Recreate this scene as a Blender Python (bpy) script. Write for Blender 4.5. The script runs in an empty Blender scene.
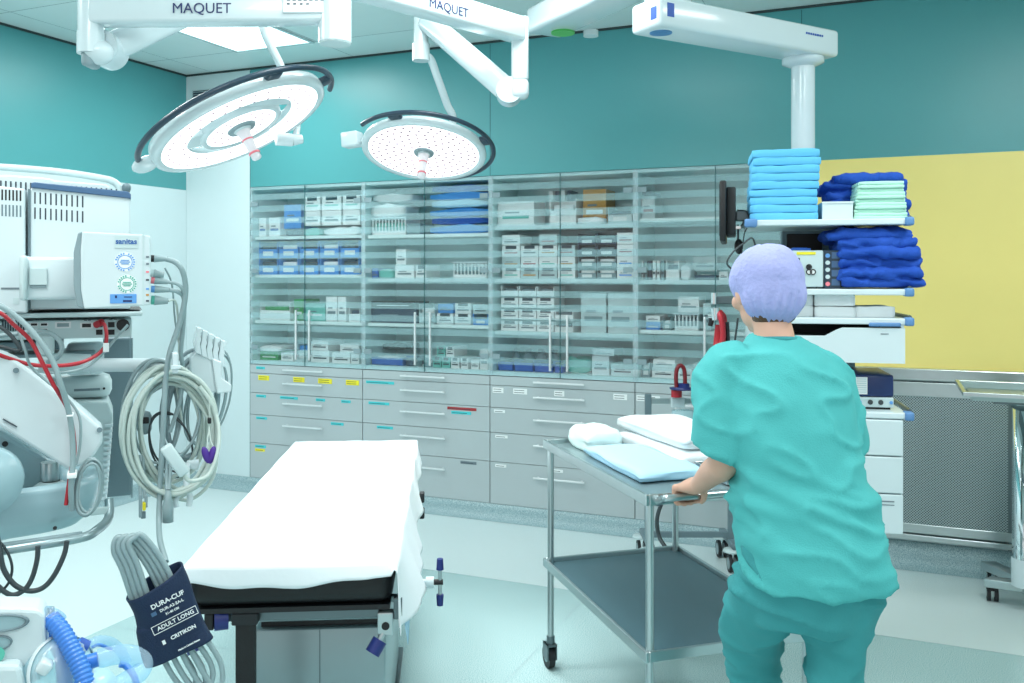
import bpy, bmesh, math, random
from mathutils import Vector, Matrix, noise
random.seed(7)
SC = bpy.context.scene
COL = SC.collection
PI = math.pi
# ------------------------------------------------------------------ camera, world, exposure
F = 897.0; U0 = 512.0; V0 = 275.0; EYE = 1.53
YAW = math.atan2(381.0, F)                      # the camera looks this far to the left of the back wall's normal
CAMROT = Matrix.Rotation(YAW, 4, 'Z')           # camera-aligned ground frame: x right, y forward, z up
cd = bpy.data.cameras.new('camera'); cam = bpy.data.objects.new('camera', cd); COL.objects.link(cam)
cam.location = (0, 0, EYE); cam.rotation_euler = (PI/2, 0, YAW)
cd.sensor_width = 36.0; cd.lens = F/1024*36.0; cd.shift_y = -(341.5-V0)/1024; cd.clip_start = 0.05
SC.camera = cam
w = bpy.data.worlds.new('world'); SC.world = w; w.use_nodes = True
w.node_tree.nodes['Background'].inputs[0].default_value = (1.0, 0.975, 0.965, 1)
w.node_tree.nodes['Background'].inputs[1].default_value = 0.84
SC.view_settings.view_transform = 'Standard'; SC.view_settings.look = 'None'
SC.view_settings.exposure = 0.0; SC.view_settings.gamma = 1.0; SC.view_settings.use_curve_mapping = False

def arealight(name, loc, sx, sy, power, col=(1, 0.995, 0.98)):
    l = bpy.data.lights.new(name, 'AREA'); l.shape = 'RECTANGLE'; l.size = sx; l.size_y = sy; l.energy = power; l.color = col
    o = bpy.data.objects.new(name, l); COL.objects.link(o); o.location = loc
    return o
CEIL = 3.0
# the luminous ceiling panels: x0, x1, y0, y1
LIGHT_PANELS = [(-3.94, -3.37, 4.05, 4.69), (-3.94, -3.37, 3.0, 3.72), (-1.7, -1.1, 2.2, 3.4), (0.6, 1.2, 2.2, 3.4),
                (-3.94, -3.37, 0.9, 2.1), (-1.7, -1.1, 0.0, 1.2), (0.6, 1.2, 0.0, 1.2)]  # all but the back-left corner pair are unseen, added to light the room
for (x0, x1, y0, y1) in LIGHT_PANELS:
    arealight('ceiling_panel_light', ((x0+x1)/2, (y0+y1)/2, CEIL-0.03), x1-x0, y1-y0, 42*(x1-x0)*(y1-y0))

# ------------------------------------------------------------------ materials
MATS = {}
def srgb(c):
    return tuple(((v/255)/12.92 if v/255 <= 0.04045 else ((v/255+0.055)/1.055)**2.4) for v in c)
def mat(name, rgb, rough=0.5, metal=0.0, bump=0.0, bscale=60.0, emit=0.0, alpha=1.0, var=0.0, vscale=8.0, spec=0.5, coat=0.0, trans=0.0):
    m = bpy.data.materials.new(name); m.use_nodes = True; nt = m.node_tree; b = nt.nodes['Principled BSDF']
    c = srgb(rgb) + (1,)
    b.inputs['Base Color'].default_value = c; b.inputs['Roughness'].default_value = rough; b.inputs['Metallic'].default_value = metal
    b.inputs['Specular IOR Level'].default_value = spec; b.inputs['Coat Weight'].default_value = coat
    b.inputs['Alpha'].default_value = alpha; b.inputs['Transmission Weight'].default_value = trans
    if emit: b.inputs['Emission Color'].default_value = c; b.inputs['Emission Strength'].default_value = emit
    tc = nt.nodes.new('ShaderNodeTexCoord')
    if var or bump or True:
        n = nt.nodes.new('ShaderNodeTexNoise'); n.inputs['Scale'].default_value = vscale; n.inputs['Detail'].default_value = 3
        nt.links.new(tc.outputs['Object'], n.inputs['Vector'])
        mx = nt.nodes.new('ShaderNodeMix'); mx.data_type = 'RGBA'
        v = var if var else 0.015
        mx.inputs['A'].default_value = tuple(x*(1-v) for x in c[:3])+(1,); mx.inputs['B'].default_value = tuple(min(1, x*(1+v)) for x in c[:3])+(1,)
        nt.links.new(n.outputs['Fac'], mx.inputs['Factor']); nt.links.new(mx.outputs['Result'], b.inputs['Base Color'])
    if bump:
        n2 = nt.nodes.new('ShaderNodeTexNoise'); n2.inputs['Scale'].default_value = bscale; n2.inputs['Detail'].default_value = 4
        nt.links.new(tc.outputs['Object'], n2.inputs['Vector'])
        bp = nt.nodes.new('ShaderNodeBump'); bp.inputs['Strength'].default_value = bump; bp.inputs['Distance'].default_value = 0.01
        nt.links.new(n2.outputs['Fac'], bp.inputs['Height']); nt.links.new(bp.outputs['Normal'], b.inputs['Normal'])
    MATS[name] = m
    return m
mat('teal_wall', (84, 160, 164), 0.35, spec=0.45, var=0.02, vscale=1.5)
mat('slate_dark', (40, 62, 78), 0.3)
mat('navy_deep', (22, 46, 96), 0.35)
mat('teal_joint', (40, 100, 104), 0.6)
mat('white_wall', (210, 228, 231), 0.32)
mat('yellow_wall', (252, 232, 140), 0.4)
mat('ceiling_white', (224, 238, 238), 0.4)
mat('dark_gap', (52, 66, 68), 0.7)
mat('panel_glow', (235, 255, 255), 0.5, emit=1.6)
mat('laminate', (180, 192, 195), 0.38)
mat('laminate_edge', (52, 62, 66), 0.6)
mat('cab_inside', (206, 234, 236), 0.5)
mat('shelf_white', (226, 244, 244), 0.4)
mat('alu', (222, 228, 230), 0.32, 0.4)
mat('steel', (186, 198, 200), 0.28, 0.9, var=0.06, vscale=20)
mat('steel_dark', (108, 122, 126), 0.35, 0.85)
mat('steel_panel', (152, 172, 176), 0.33, 0.6, var=0.08, vscale=3)
mat('shelf_slate', (68, 98, 108), 0.3, 0.05)
mat('chrome', (225, 232, 234), 0.08, 1.0)
mat('white_plastic', (208, 224, 228), 0.3)
mat('white_enamel', (208, 224, 228), 0.22, coat=0.3)
mat('pale_plastic', (196, 216, 218), 0.4)
mat('grey_plastic', (136, 158, 164), 0.45)
mat('mid_plastic', (106, 128, 136), 0.45)
mat('housing_blue', (158, 190, 198), 0.3)
mat('slate_blue', (70, 104, 140), 0.4)
mat('black', (14, 18, 22), 0.45)
mat('rubber', (26, 32, 36), 0.6)
mat('black_pad', (8, 12, 16), 0.5, bump=0.1, bscale=200)
mat('navy', (26, 42, 112), 0.4)
mat('navy_fabric', (12, 38, 70), 0.75, bump=0.3, bscale=300)
mat('cobalt_cloth', (20, 76, 176), 0.85, bump=0.25, bscale=220, var=0.08, vscale=30)
mat('sky_cloth', (98, 190, 236), 0.85, bump=0.15, bscale=300, var=0.04, vscale=30)
mat('mint_cloth', (182, 232, 214), 0.85, bump=0.15, bscale=300)
mat('pale_mint', (218, 238, 234), 0.85, bump=0.15, bscale=200)
mat('white_cloth', (236, 243, 245), 0.85, bump=0.12, bscale=200)
mat('sheet', (240, 248, 252), 0.8, bump=0.06, bscale=90)
mat('sheet_blue', (176, 218, 240), 0.8)
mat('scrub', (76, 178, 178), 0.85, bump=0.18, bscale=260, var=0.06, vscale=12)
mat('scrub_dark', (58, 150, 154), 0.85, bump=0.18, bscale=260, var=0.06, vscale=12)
mat('lavender', (164, 170, 222), 0.85, bump=0.4, bscale=90, var=0.05, vscale=20)
mat('skin', (214, 168, 146), 0.5, var=0.05, vscale=20)
mat('hair', (92, 64, 46), 0.6, bump=0.5, bscale=150)
mat('shoe', (230, 236, 238), 0.5)
mat('red', (176, 34, 48), 0.35)
mat('cable_grey', (146, 168, 172), 0.4)
mat('cable_pale', (192, 208, 202), 0.4)
mat('cable_dark', (56, 66, 70), 0.45)
mat('blue_tag', (96, 158, 222), 0.5)
mat('blue_hose', (62, 128, 214), 0.35)
mat('pendant_blue', (70, 130, 182), 0.4)
mat('bumper', (92, 138, 190), 0.5)
mat('green_dot', (88, 186, 96), 0.5)
mat('green_box', (10, 150, 62), 0.5)
mat('kraft', (196, 142, 66), 0.7)
mat('box_white', (246, 250, 250), 0.55)
mat('box_blue', (60, 146, 226), 0.5)
mat('tray_blue', (34, 98, 196), 0.4)
mat('box_dark', (38, 58, 84), 0.5)
mat('box_teal', (110, 196, 184), 0.5)
mat('box_grey', (120, 148, 154), 0.5)
mat('print_grey', (112, 128, 136), 0.6)
mat('print_dark', (46, 60, 72), 0.6)
mat('print_blue', (40, 86, 170), 0.5)
mat('print_red', (170, 50, 54), 0.5)
mat('label_yellow', (240, 228, 50), 0.6)
mat('label_cyan', (70, 204, 210), 0.6)
mat('label_white', (236, 242, 242), 0.6)
mat('ink_navy', (28, 44, 96), 0.5)
mat('sanitas_blue', (40, 96, 168), 0.5)
mat('ring_green', (80, 176, 158), 0.5)
mat('purple', (74, 40, 140), 0.4)
mat('yellow', (226, 214, 40), 0.4)
mat('screen', (40, 110, 190), 0.2, emit=0.25)
mat('screen_dark', (34, 60, 74), 0.12)
mat('lamp_glow', (255, 250, 252), 0.4, emit=1.2)
mat('lens_pink', (168, 142, 156), 0.4)
mat('lamp_handle', (240, 236, 240), 0.35)
mat('marker_red', (240, 130, 142), 0.5)
mat('red_tube', (128, 30, 40), 0.35)

def clear_mat(name, rgb, fac, rough=0.1):           # see-through plastic: partly transparent, partly glossy/diffuse
    m = bpy.data.materials.new(name); m.use_nodes = True; nt = m.node_tree; b = nt.nodes['Principled BSDF']
    b.inputs['Base Color'].default_value = srgb(rgb)+(1,); b.inputs['Roughness'].default_value = rough
    t = nt.nodes.new('ShaderNodeBsdfTransparent'); t.inputs[0].default_value = srgb(tuple(min(255, int(x*1.05)) for x in rgb))+(1,)
    mx = nt.nodes.new('ShaderNodeMixShader'); mx.inputs[0].default_value = fac
    nt.links.new(t.outputs[0], mx.inputs[1]); nt.links.new(b.outputs[0], mx.inputs[2])
    nt.links.new(mx.outputs[0], nt.nodes['Material Output'].inputs['Surface'])
    MATS[name] = m
clear_mat('clear_plastic', (215, 240, 248), 0.45)
clear_mat('clear_tube', (214, 234, 246), 0.26)

def door_glass():                                    # cabinet glass with etched horizontal bands
    m = bpy.data.materials.new('banded_glass'); m.use_nodes = True; nt = m.node_tree; N = nt.nodes; L = nt.links
    for n in list(N): N.remove(n)
    out = N.new('ShaderNodeOutputMaterial'); tc = N.new('ShaderNodeTexCoord'); sp = N.new('ShaderNodeSeparateXYZ')
    L.new(tc.outputs['Object'], sp.inputs[0])
    a = N.new('ShaderNodeMath'); a.operation = 'DIVIDE'; a.inputs[1].default_value = 0.0835; L.new(sp.outputs['Z'], a.inputs[0])
    fr = N.new('ShaderNodeMath'); fr.operation = 'FRACT'; L.new(a.outputs[0], fr.inputs[0])
    gt = N.new('ShaderNodeMath'); gt.operation = 'GREATER_THAN'; gt.inputs[1].default_value = 0.50; L.new(fr.outputs[0], gt.inputs[0])
    tr = N.new('ShaderNodeBsdfTransparent'); tr.inputs[0].default_value = (0.97, 0.99, 0.99, 1)
    gl = N.new('ShaderNodeBsdfGlossy'); gl.inputs['Roughness'].default_value = 0.06; gl.inputs['Color'].default_value = (0.9, 1, 1, 1)
    fz = N.new('ShaderNodeFresnel'); fz.inputs[0].default_value = 1.45
    clear = N.new('ShaderNodeMixShader'); L.new(fz.outputs[0], clear.inputs[0]); L.new(tr.outputs[0], clear.inputs[1]); L.new(gl.outputs[0], clear.inputs[2])
    df = N.new('ShaderNodeBsdfPrincipled'); df.inputs['Base Color'].default_value = srgb((186, 224, 228))+(1,); df.inputs['Roughness'].default_value = 0.35
    tr2 = N.new('ShaderNodeBsdfTransparent'); tr2.inputs[0].default_value = (0.97, 0.99, 1, 1)
    fro = N.new('ShaderNodeMixShader'); fro.inputs[0].default_value = 0.25; L.new(tr2.outputs[0], fro.inputs[1]); L.new(df.outputs[0], fro.inputs[2])
    mx = N.new('ShaderNodeMixShader'); L.new(gt.outputs[0], mx.inputs[0]); L.new(clear.outputs[0], mx.inputs[1]); L.new(fro.outputs[0], mx.inputs[2])
    L.new(mx.outputs[0], out.inputs['Surface'])
    MATS['banded_glass'] = m
door_glass()

def speckle(name, base, dark, light, scale, rough, ds=0.5):
    m = bpy.data.materials.new(name); m.use_nodes = True; nt = m.node_tree; N = nt.nodes; L = nt.links; b = N['Principled BSDF']
    tc = N.new('ShaderNodeTexCoord')
    n = N.new('ShaderNodeTexNoise'); n.inputs['Scale'].default_value = scale; n.inputs['Detail'].default_value = 2
    L.new(tc.outputs['Object'], n.inputs['Vector'])
    r = N.new('ShaderNodeValToRGB'); e = r.color_ramp.elements
    e[0].position = 0.36; e[0].color = srgb(dark)+(1,); e[1].position = 0.64; e[1].color = srgb(light)+(1,)
    k = e.new(0.5); k.color = srgb(base)+(1,)
    L.new(n.outputs['Fac'], r.inputs[0]); L.new(r.outputs[0], b.inputs['Base Color'])
    b.inputs['Roughness'].default_value = rough; b.inputs['Specular IOR Level'].default_value = ds
    MATS[name] = m
speckle('floor_pale', (214, 230, 231), (194, 216, 218), (226, 238, 239), 330, 0.28)
speckle('floor_inlay', (172, 204, 205), (130, 172, 176), (206, 228, 228), 260, 0.25)
speckle('cove', (150, 178, 184), (112, 144, 154), (180, 204, 206), 300, 0.45)

def perforated():
    m = bpy.data.materials.new('perforated_steel'); m.use_nodes = True; nt = m.node_tree; N = nt.nodes; L = nt.links; b = N['Principled BSDF']
    tc = N.new('ShaderNodeTexCoord'); sp = N.new('ShaderNodeSeparateXYZ'); L.new(tc.outputs['Object'], sp.inputs[0])
    def sn(sock, per, ph=0):
        a = N.new('ShaderNodeMath'); a.operation = 'MULTIPLY_ADD'; a.inputs[1].default_value = 2*PI/per; a.inputs[2].default_value = ph; L.new(sock, a.inputs[0])
        s = N.new('ShaderNodeMath'); s.operation = 'COSINE'; L.new(a.outputs[0], s.inputs[0]); return s.outputs[0]
    a = sn(sp.outputs['X'], 0.0135); c = sn(sp.outputs['Z'], 0.0135)
    mu = N.new('ShaderNodeMath'); mu.operation = 'MULTIPLY'; L.new(a, mu.inputs[0]); L.new(c, mu.inputs[1])
    g = N.new('ShaderNodeMath'); g.operation = 'GREATER_THAN'; g.inputs[1].default_value = 0.12; L.new(mu.outputs[0], g.inputs[0])
    mx = N.new('ShaderNodeMix'); mx.data_type = 'RGBA'; mx.inputs['A'].default_value = srgb((168, 184, 186))+(1,); mx.inputs['B'].default_value = srgb((66, 80, 84))+(1,)
    L.new(g.outputs[0], mx.inputs['Factor']); L.new(mx.outputs['Result'], b.inputs['Base Color'])
    b.inputs['Metallic'].default_value = 0.55; b.inputs['Roughness'].default_value = 0.38
    MATS['perforated_steel'] = m
perforated()

# ------------------------------------------------------------------ building helpers
ROOM = Matrix.Identity(4)
MW = {}
def C(u, v, d):      # the photo's pixel and a distance -> a point in the camera-aligned ground frame
    return Vector(((u-U0)/F*d, d, EYE-(v-V0)/F*d))
def setp(o, label=None, cat=None, group=None, kind=None):
    if label: o['label'] = label
    if cat: o['category'] = cat
    if group: o['group'] = group
    if kind: o['kind'] = kind
    return o
def thing(name, label, cat, base, frame=ROOM, group=None):
    o = bpy.data.objects.new(name, None); o.empty_display_size = 0.1; COL.objects.link(o)
    M = frame @ Matrix.Translation(Vector(base))
    o.matrix_world = M; MW[o.name] = M.copy()
    return setp(o, label, cat, group)

class MB:
    def __init__(s, frame=ROOM):
        s.fr = frame; s.v = []; s.f = []; s.m = []; s.sm = []; s.mats = []
    def _mi(s, m):
        if m not in s.mats: s.mats.append(m)
        return s.mats.index(m)
    def raw(s, vs, fs, m, smooth=False):
        o = len(s.v); s.v += [Vector(p) for p in vs]; k = s._mi(m)
        for f in fs: s.f.append([i+o for i in f]); s.m.append(k); s.sm.append(smooth)
        return s
    def bm(s, b, m, smooth=False, M=None):
        b.verts.index_update()
        vs = [(M @ v.co) if M else v.co.copy() for v in b.verts]
        fs = [[v.index for v in f.verts] for f in b.faces]
        b.free(); return s.raw(vs, fs, m, smooth)
    def box(s, x0, x1, y0, y1, z0, z1, m, bev=0.0, M=None, seg=2):
        b = bmesh.new(); bmesh.ops.create_cube(b, size=1)
        for v in b.verts:
            v.co = Vector(((x0+x1)/2+v.co.x*(x1-x0), (y0+y1)/2+v.co.y*(y1-y0), (z0+z1)/2+v.co.z*(z1-z0)))
        if bev > 0:
            bmesh.ops.bevel(b, geom=b.edges[:], offset=min(bev, 0.49*min(abs(x1-x0), abs(y1-y0), abs(z1-z0))), segments=seg, profile=0.5, affect='EDGES')
        return s.bm(b, m, bev > 0.004, M)
    def cyl(s, p0, p1, r, m, r1=None, seg=16, cap=True):
        p0 = Vector(p0); p1 = Vector(p1); d = (p1-p0); r1 = r if r1 is None else r1
        q = d.to_track_quat('Z', 'Y')
        vs = []; fs = []
        for k in range(seg):
            a = 2*PI*k/seg; c = Vector((math.cos(a), math.sin(a), 0))
            vs.append(p0+q @ (c*r)); vs.append(p1+q @ (c*r1))
        for k in range(seg):
            j = (k+1) % seg; fs.append([2*k, 2*j, 2*j+1, 2*k+1])
        s.raw(vs, fs, m, True)
        if cap:
            s.raw([vs[2*k] for k in range(seg)], [list(range(seg))[::-1]], m); s.raw([vs[2*k+1] for k in range(seg)], [list(range(seg))], m)
        return s
    def lathe(s, prof, m, M=None, seg=32, smooth=True, close=False):   # prof: (r, z) pairs
        M = M or ROOM; vs = []; fs = []; n = len(prof)
        for k in range(seg):
            a = 2*PI*k/seg
            for (r, z) in prof: vs.append(M @ Vector((r*math.cos(a), r*math.sin(a), z)))
        for k in range(seg):
            j = (k+1) % seg
            for i in range(n-1 if not close else n):
                i2 = (i+1) % n
                fs.append([k*n+i, j*n+i, j*n+i2, k*n+i2])
        return s.raw(vs, fs, m, smooth)
    def ball(s, c, r, m, M=None, seg=16, rings=10):
        c = Vector(c); r = Vector(r) if hasattr(r, '__len__') else Vector((r, r, r))
        b = bmesh.new(); bmesh.ops.create_uvsphere(b, u_segments=seg, v_segments=rings, radius=1)
        for v in b.verts:
            p = Vector((v.co.x*r.x, v.co.y*r.y, v.co.z*r.z)); v.co = c+((M @ p) if M else p)
        return s.bm(b, m, True)
    def tube(s, pts, r, m, seg=8, sub=5, closed=False, radii=None, cap=True):
        P = [Vector(p) for p in pts]
        R = radii or [r]*len(P)
        if sub > 1 and len(P) > 2: P, R = catmull(P, R, sub, closed)
        n = len(P); vs = []; fs = []
        t = (P[1]-P[0]).normalized(); up = Vector((0, 0, 1)) if abs(t.z) < 0.9 else Vector((1, 0, 0))
        x = t.cross(up).normalized()
        for i in range(n):
            if closed: t2 = (P[(i+1) % n]-P[i-1]).normalized()
            else: t2 = (P[min(i+1, n-1)]-P[max(i-1, 0)]).normalized()
            x = (x-t2*x.dot(t2)); x = x.normalized() if x.length > 1e-6 else t2.orthogonal().normalized(); y = t2.cross(x)
            for k in range(seg):
                a = 2*PI*k/seg; vs.append(P[i]+(x*math.cos(a)+y*math.sin(a))*R[i])
        for i in range(n if closed else n-1):
            i2 = (i+1) % n
            for k in range(seg):
                j = (k+1) % seg; fs.append([i*seg+k, i*seg+j, i2*seg+j, i2*seg+k])
        s.raw(vs, fs, m, True)
        if cap and not closed:
            s.raw(vs[:seg], [list(range(seg))[::-1]], m); s.raw(vs[-seg:], [list(range(seg))], m)
        return s
    def beam(s, p0, p1, wd, ht, m, bev=0.01, m2=None):        # rounded rectangular bar, ht upward
        p0 = Vector(p0); p1 = Vector(p1); d = p1-p0; L = d.length; y = d.normalized()
        x = y.cross(Vector((0, 0, 1)))
        x = x.normalized() if x.length > 1e-4 else Vector((1, 0, 0)); z = x.cross(y)
        M = Matrix((( x.x, y.x, z.x, p0.x), (x.y, y.y, z.y, p0.y), (x.z, y.z, z.z, p0.z), (0, 0, 0, 1)))
        return s.box(-wd/2, wd/2, 0, L, -ht/2, ht/2, m, bev, M, 3)
    def prism(s, poly, h0, h1, m, M=None, bev=0.0):             # polygon in local xy, extruded along z
        M = M or ROOM; b = bmesh.new()
        lo = [b.verts.new((p[0], p[1], h0)) for p in poly]; hi = [b.verts.new((p[0], p[1], h1)) for p in poly]; n = len(poly)
        b.faces.new(lo[::-1]); b.faces.new(hi)
        for i in range(n): b.faces.new((lo[i], lo[(i+1) % n], hi[(i+1) % n], hi[i]))
        bmesh.ops.recalc_face_normals(b, faces=b.faces[:])
        if bev: bmesh.ops.bevel(b, geom=b.edges[:], offset=bev, segments=2, profile=0.5, affect='EDGES')
        return s.bm(b, m, False, M)
    def grid(s, fn, nu, nv, m, smooth=True):
        vs = [fn(i/nu, j/nv) for j in range(nv+1) for i in range(nu+1)]; fs = []
        for j in range(nv):
            for i in range(nu):
                a = j*(nu+1)+i; fs.append([a, a+1, a+nu+2, a+nu+1])
        return s.raw(vs, fs, m, smooth)
    def mesh(s, name, Minv):
        me = bpy.data.meshes.new(name); T = Minv @ s.fr
        me.from_pydata([T @ v for v in s.v], [], s.f)
        for m in s.mats: me.materials.append(MATS[m])
        me.polygons.foreach_set('material_index', s.m); me.polygons.foreach_set('use_smooth', s.sm); me.update()
        return me
    def build(s, name, parent=None, label=None, cat=None, group=None, kind=None, base=None, solid=0):
        if parent is not None: M = MW[parent.name]
        elif kind == 'structure': M = ROOM.copy()
        else:
            vs = [s.fr @ v for v in s.v]
            if base is None:
                base = Vector(((min(v.x for v in vs)+max(v.x for v in vs))/2, (min(v.y for v in vs)+max(v.y for v in vs))/2, min(v.z for v in vs)))
            M = Matrix.Translation(base)
        me = s.mesh(name, M.inverted()); o = bpy.data.objects.new(name, me); COL.objects.link(o)
        if parent is not None: o.parent = parent
        elif kind != 'structure': o.matrix_world = M
        MW[o.name] = M.copy()
        if solid:
            md = o.modifiers.new('thickness', 'SOLIDIFY'); md.thickness = solid; md.offset = -1
        return setp(o, label, cat, group, kind)

def catmull(P, R, sub, closed=False):
    n = len(P); out = []; ro = []
    rng = n if closed else n-1
    for i in range(rng):
        p0 = P[(i-1) % n] if closed or i > 0 else P[0]*2-P[1]
        p1 = P[i]; p2 = P[(i+1) % n]
        p3 = P[(i+2) % n] if closed or i+2 < n else P[-1]*2-P[-2]
        for k in range(sub):
            t = k/sub
            out.append(0.5*((2*p1)+(p2-p0)*t+(2*p0-5*p1+4*p2-p3)*t*t+(3*p1-p0-3*p2+p3)*t**3)); ro.append(R[i]*(1-t)+R[(i+1) % n]*t)
    if not closed: out.append(P[-1]); ro.append(R[-1])
    return out, ro

def text(s, body, size, M, m, parent, name='lettering', frame=ROOM, ext=0.0006, align='CENTER', bold=0.0, label=None):
    cu = bpy.data.curves.new('t', 'FONT'); cu.body = body; cu.size = size; cu.extrude = ext; cu.align_x = align; cu.align_y = 'CENTER'; cu.offset = bold
    cu.resolution_u = 3
    o = bpy.data.objects.new('t', cu); COL.objects.link(o)
    bpy.context.view_layer.update()
    me = bpy.data.meshes.new_from_object(o.evaluated_get(bpy.context.evaluated_depsgraph_get()))
    bpy.data.objects.remove(o); bpy.data.curves.remove(cu)
    mb = MB(frame); mb.raw([M @ v.co for v in me.vertices], [list(p.vertices) for p in me.polygons], m)
    bpy.data.meshes.remove(me)
    return mb.build(name, parent, label)
def axes(o, x, y):       # matrix with origin o and in-plane axes x, y
    x = Vector(x).normalized(); y = Vector(y); y = (y-x*y.dot(x)).normalized(); z = x.cross(y); o = Vector(o)
    return Matrix(((x.x, y.x, z.x, o.x), (x.y, y.y, z.y, o.y), (x.z, y.z, z.z, o.z), (0, 0, 0, 1)))
def zaxis(o, n):
    q = Vector(n).normalized().to_track_quat('Z', 'Y'); return Matrix.Translation(Vector(o)) @ q.to_matrix().to_4x4()
def remeshed(mb, voxel, smooth, name, parent, disp=None, label=None, cat=None, group=None):
    me0 = mb.mesh('tmp', ROOM); o = bpy.data.objects.new('tmp', me0); COL.objects.link(o)
    r = o.modifiers.new('r', 'REMESH'); r.mode = 'VOXEL'; r.voxel_size = voxel
    s = o.modifiers.new('s', 'SMOOTH'); s.iterations = smooth; s.factor = .5
    bpy.context.view_layer.update()
    me = bpy.data.meshes.new_from_object(o.evaluated_get(bpy.context.evaluated_depsgraph_get())); bpy.data.objects.remove(o)
    inv = mb.fr.inverted(); vs = []
    for v in me.vertices:
        p = inv @ v.co; n = inv.to_3x3() @ v.normal
        if disp: p = p+n*disp(p, n)
        vs.append(p)
    out = MB(mb.fr); out.raw(vs, [list(p.vertices) for p in me.polygons], mb.mats[0], True)
    bpy.data.meshes.remove(me)
    return out.build(name, parent, label, cat, group)
def turned(theta):      # the camera-aligned ground frame turned by theta about the vertical, and its pixel-to-point helper
    fr = CAMROT @ Matrix.Rotation(theta, 4, 'Z'); ct, st = math.cos(theta), math.sin(theta)
    def c(u, v, d):
        k = (u-U0)/F; x = k*ct+st; y = -k*st+ct; s = d/y
        return Vector((x*s, d, EYE-(v-V0)/F*s))
    return fr, c
# ------------------------------------------------------------------ the room
BY = 5.135; LX = -4.78; RX = 3.2; NY = -2.0
PX = -4.20                                  # where the white back panel ends and the cabinets begin
CW = 0.935; CX = [PX+CW*i for i in range(5)]
DEEP = 0.42                                 # cabinets are recessed into the wall
CEX = CX[4]
ZT = 2.152; ZC = 0.90; ZB = 0.096
# floor: pale vinyl with a speckled inlay rectangle; far edge and left edge of the inlay seen in the photo
IX0, IY1 = -2.88, 4.18
def floorp(u, v):
    d = EYE*F/(v-V0); return CAMROT @ Vector(((u-U0)/F*d, d, 0))
a = floorp(500, 580); IY1 = a.y; b_ = floorp(110, 626); IX0 = b_.x
m = MB(); IX1 = 2.2; IY0 = -1.5
def quad(mb, x0, x1, y0, y1, z, mt): mb.raw([(x0, y0, z), (x1, y0, z), (x1, y1, z), (x0, y1, z)], [[0, 1, 2, 3]], mt)
quad(m, LX, IX0, NY, BY, 0, 'floor_pale'); quad(m, IX1, RX, NY, BY, 0, 'floor_pale')
quad(m, IX0, IX1, IY1, BY, 0, 'floor_pale'); quad(m, IX0, IX1, NY, IY0, 0, 'floor_pale'); quad(m, IX0, IX1, IY0, IY1, 0, 'floor_inlay')
for x in (IX0+0.9*k for k in range(1, 6)): quad(m, x, x+0.003, IY0, IY1, 0.0004, 'cove')
for y in (IY1-0.004, IY1-1.2, IY1-2.4): quad(m, IX0, IX1, y, y+0.004, 0.0004, 'cove')
m.build('floor', kind='structure')
m = MB(); m.box(LX, RX, NY, BY, CEIL, CEIL+0.05, 'ceiling_white')
for x in (LX+0.24+k*1.2 for k in range(0, 7)): m.box(x, x+0.002, NY, BY, CEIL-0.001, CEIL, 'box_grey')
for y in (BY-0.42-k*1.2 for k in range(0, 6)): m.box(LX, RX, y, y+0.002, CEIL-0.001, CEIL, 'box_grey')
m.build('ceiling', kind='structure')
for (x0, x1, y0, y1) in LIGHT_PANELS:
    t = thing('ceiling_light', 'bright square ceiling light panel %s' % ('in the back left corner above the white wall strip' if y1 > 4.5 else 'just in front of the corner panel' if (y1 > 3.6 and x0 < -3) else 'added outside the view to light the room'), 'ceiling light', ((x0+x1)/2, (y0+y1)/2, CEIL-0.012), group=None if y1 > 3.6 else 'ceiling lights over the room')
    m = MB(); m.box(x0, x1, y0, y1, CEIL-0.008, CEIL-0.001, 'panel_glow'); m.build('diffuser', t)
    m = MB()
    for q in ((x0-.02, x1+.02, y0-.02, y0), (x0-.02, x1+.02, y1, y1+.02), (x0-.02, x0, y0, y1), (x1, x1+.02, y0, y1)): m.box(*q, CEIL-0.012, CEIL-0.001, 'white_enamel')
    m.build('frame', t)
# back wall
m = MB()
m.box(LX-0.1, PX, BY, BY+0.6, 0, CEIL, 'white_wall')
m.box(PX, CEX, BY, BY+0.6, ZT+0.002, CEIL, 'teal_wall')
m.box(PX, CEX, BY+DEEP+0.01, BY+0.6, 0, ZT, 'white_wall')
m.box(CEX, RX, BY, BY+0.6, ZT, CEIL, 'teal_wall')
m.box(CEX, RX, BY, BY+0.6, 1.04, ZT, 'yellow_wall')
m.box(CEX, RX, BY, BY+0.6, 0, 1.04, 'white_wall')
for x in (CX[2], CEX): m.box(x-0.002, x+0.002, BY-0.001, BY, ZT, CEIL-0.02, 'teal_joint')
m.box(PX-0.003, PX+0.001, BY-0.001, BY, 0, CEIL-0.02, 'teal_joint')
m.build('wall_back', kind='structure')
m = MB()
m.box(LX-0.1, LX, NY, BY, ZT, CEIL, 'teal_wall'); m.box(LX-0.1, LX, NY, BY, 0, ZT, 'white_wall')
for y in (BY-0.005,): m.box(LX, LX+0.001, y, y+0.004, 0, CEIL-0.02, 'pale_plastic')
m.build('wall_left', kind='structure')
m = MB(); m.box(RX, RX+0.1, NY, BY, 0, CEIL, 'white_wall'); m.build('wall_right', kind='structure')
m = MB(); m.box(LX, RX, BY-0.008, BY, CEIL-0.014, CEIL-0.001, 'dark_gap'); m.build('trim_1', kind='structure')
m = MB(); m.box(LX, LX+0.008, NY, BY, CEIL-0.014, CEIL-0.001, 'dark_gap'); m.build('trim_2', kind='structure')
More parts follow.
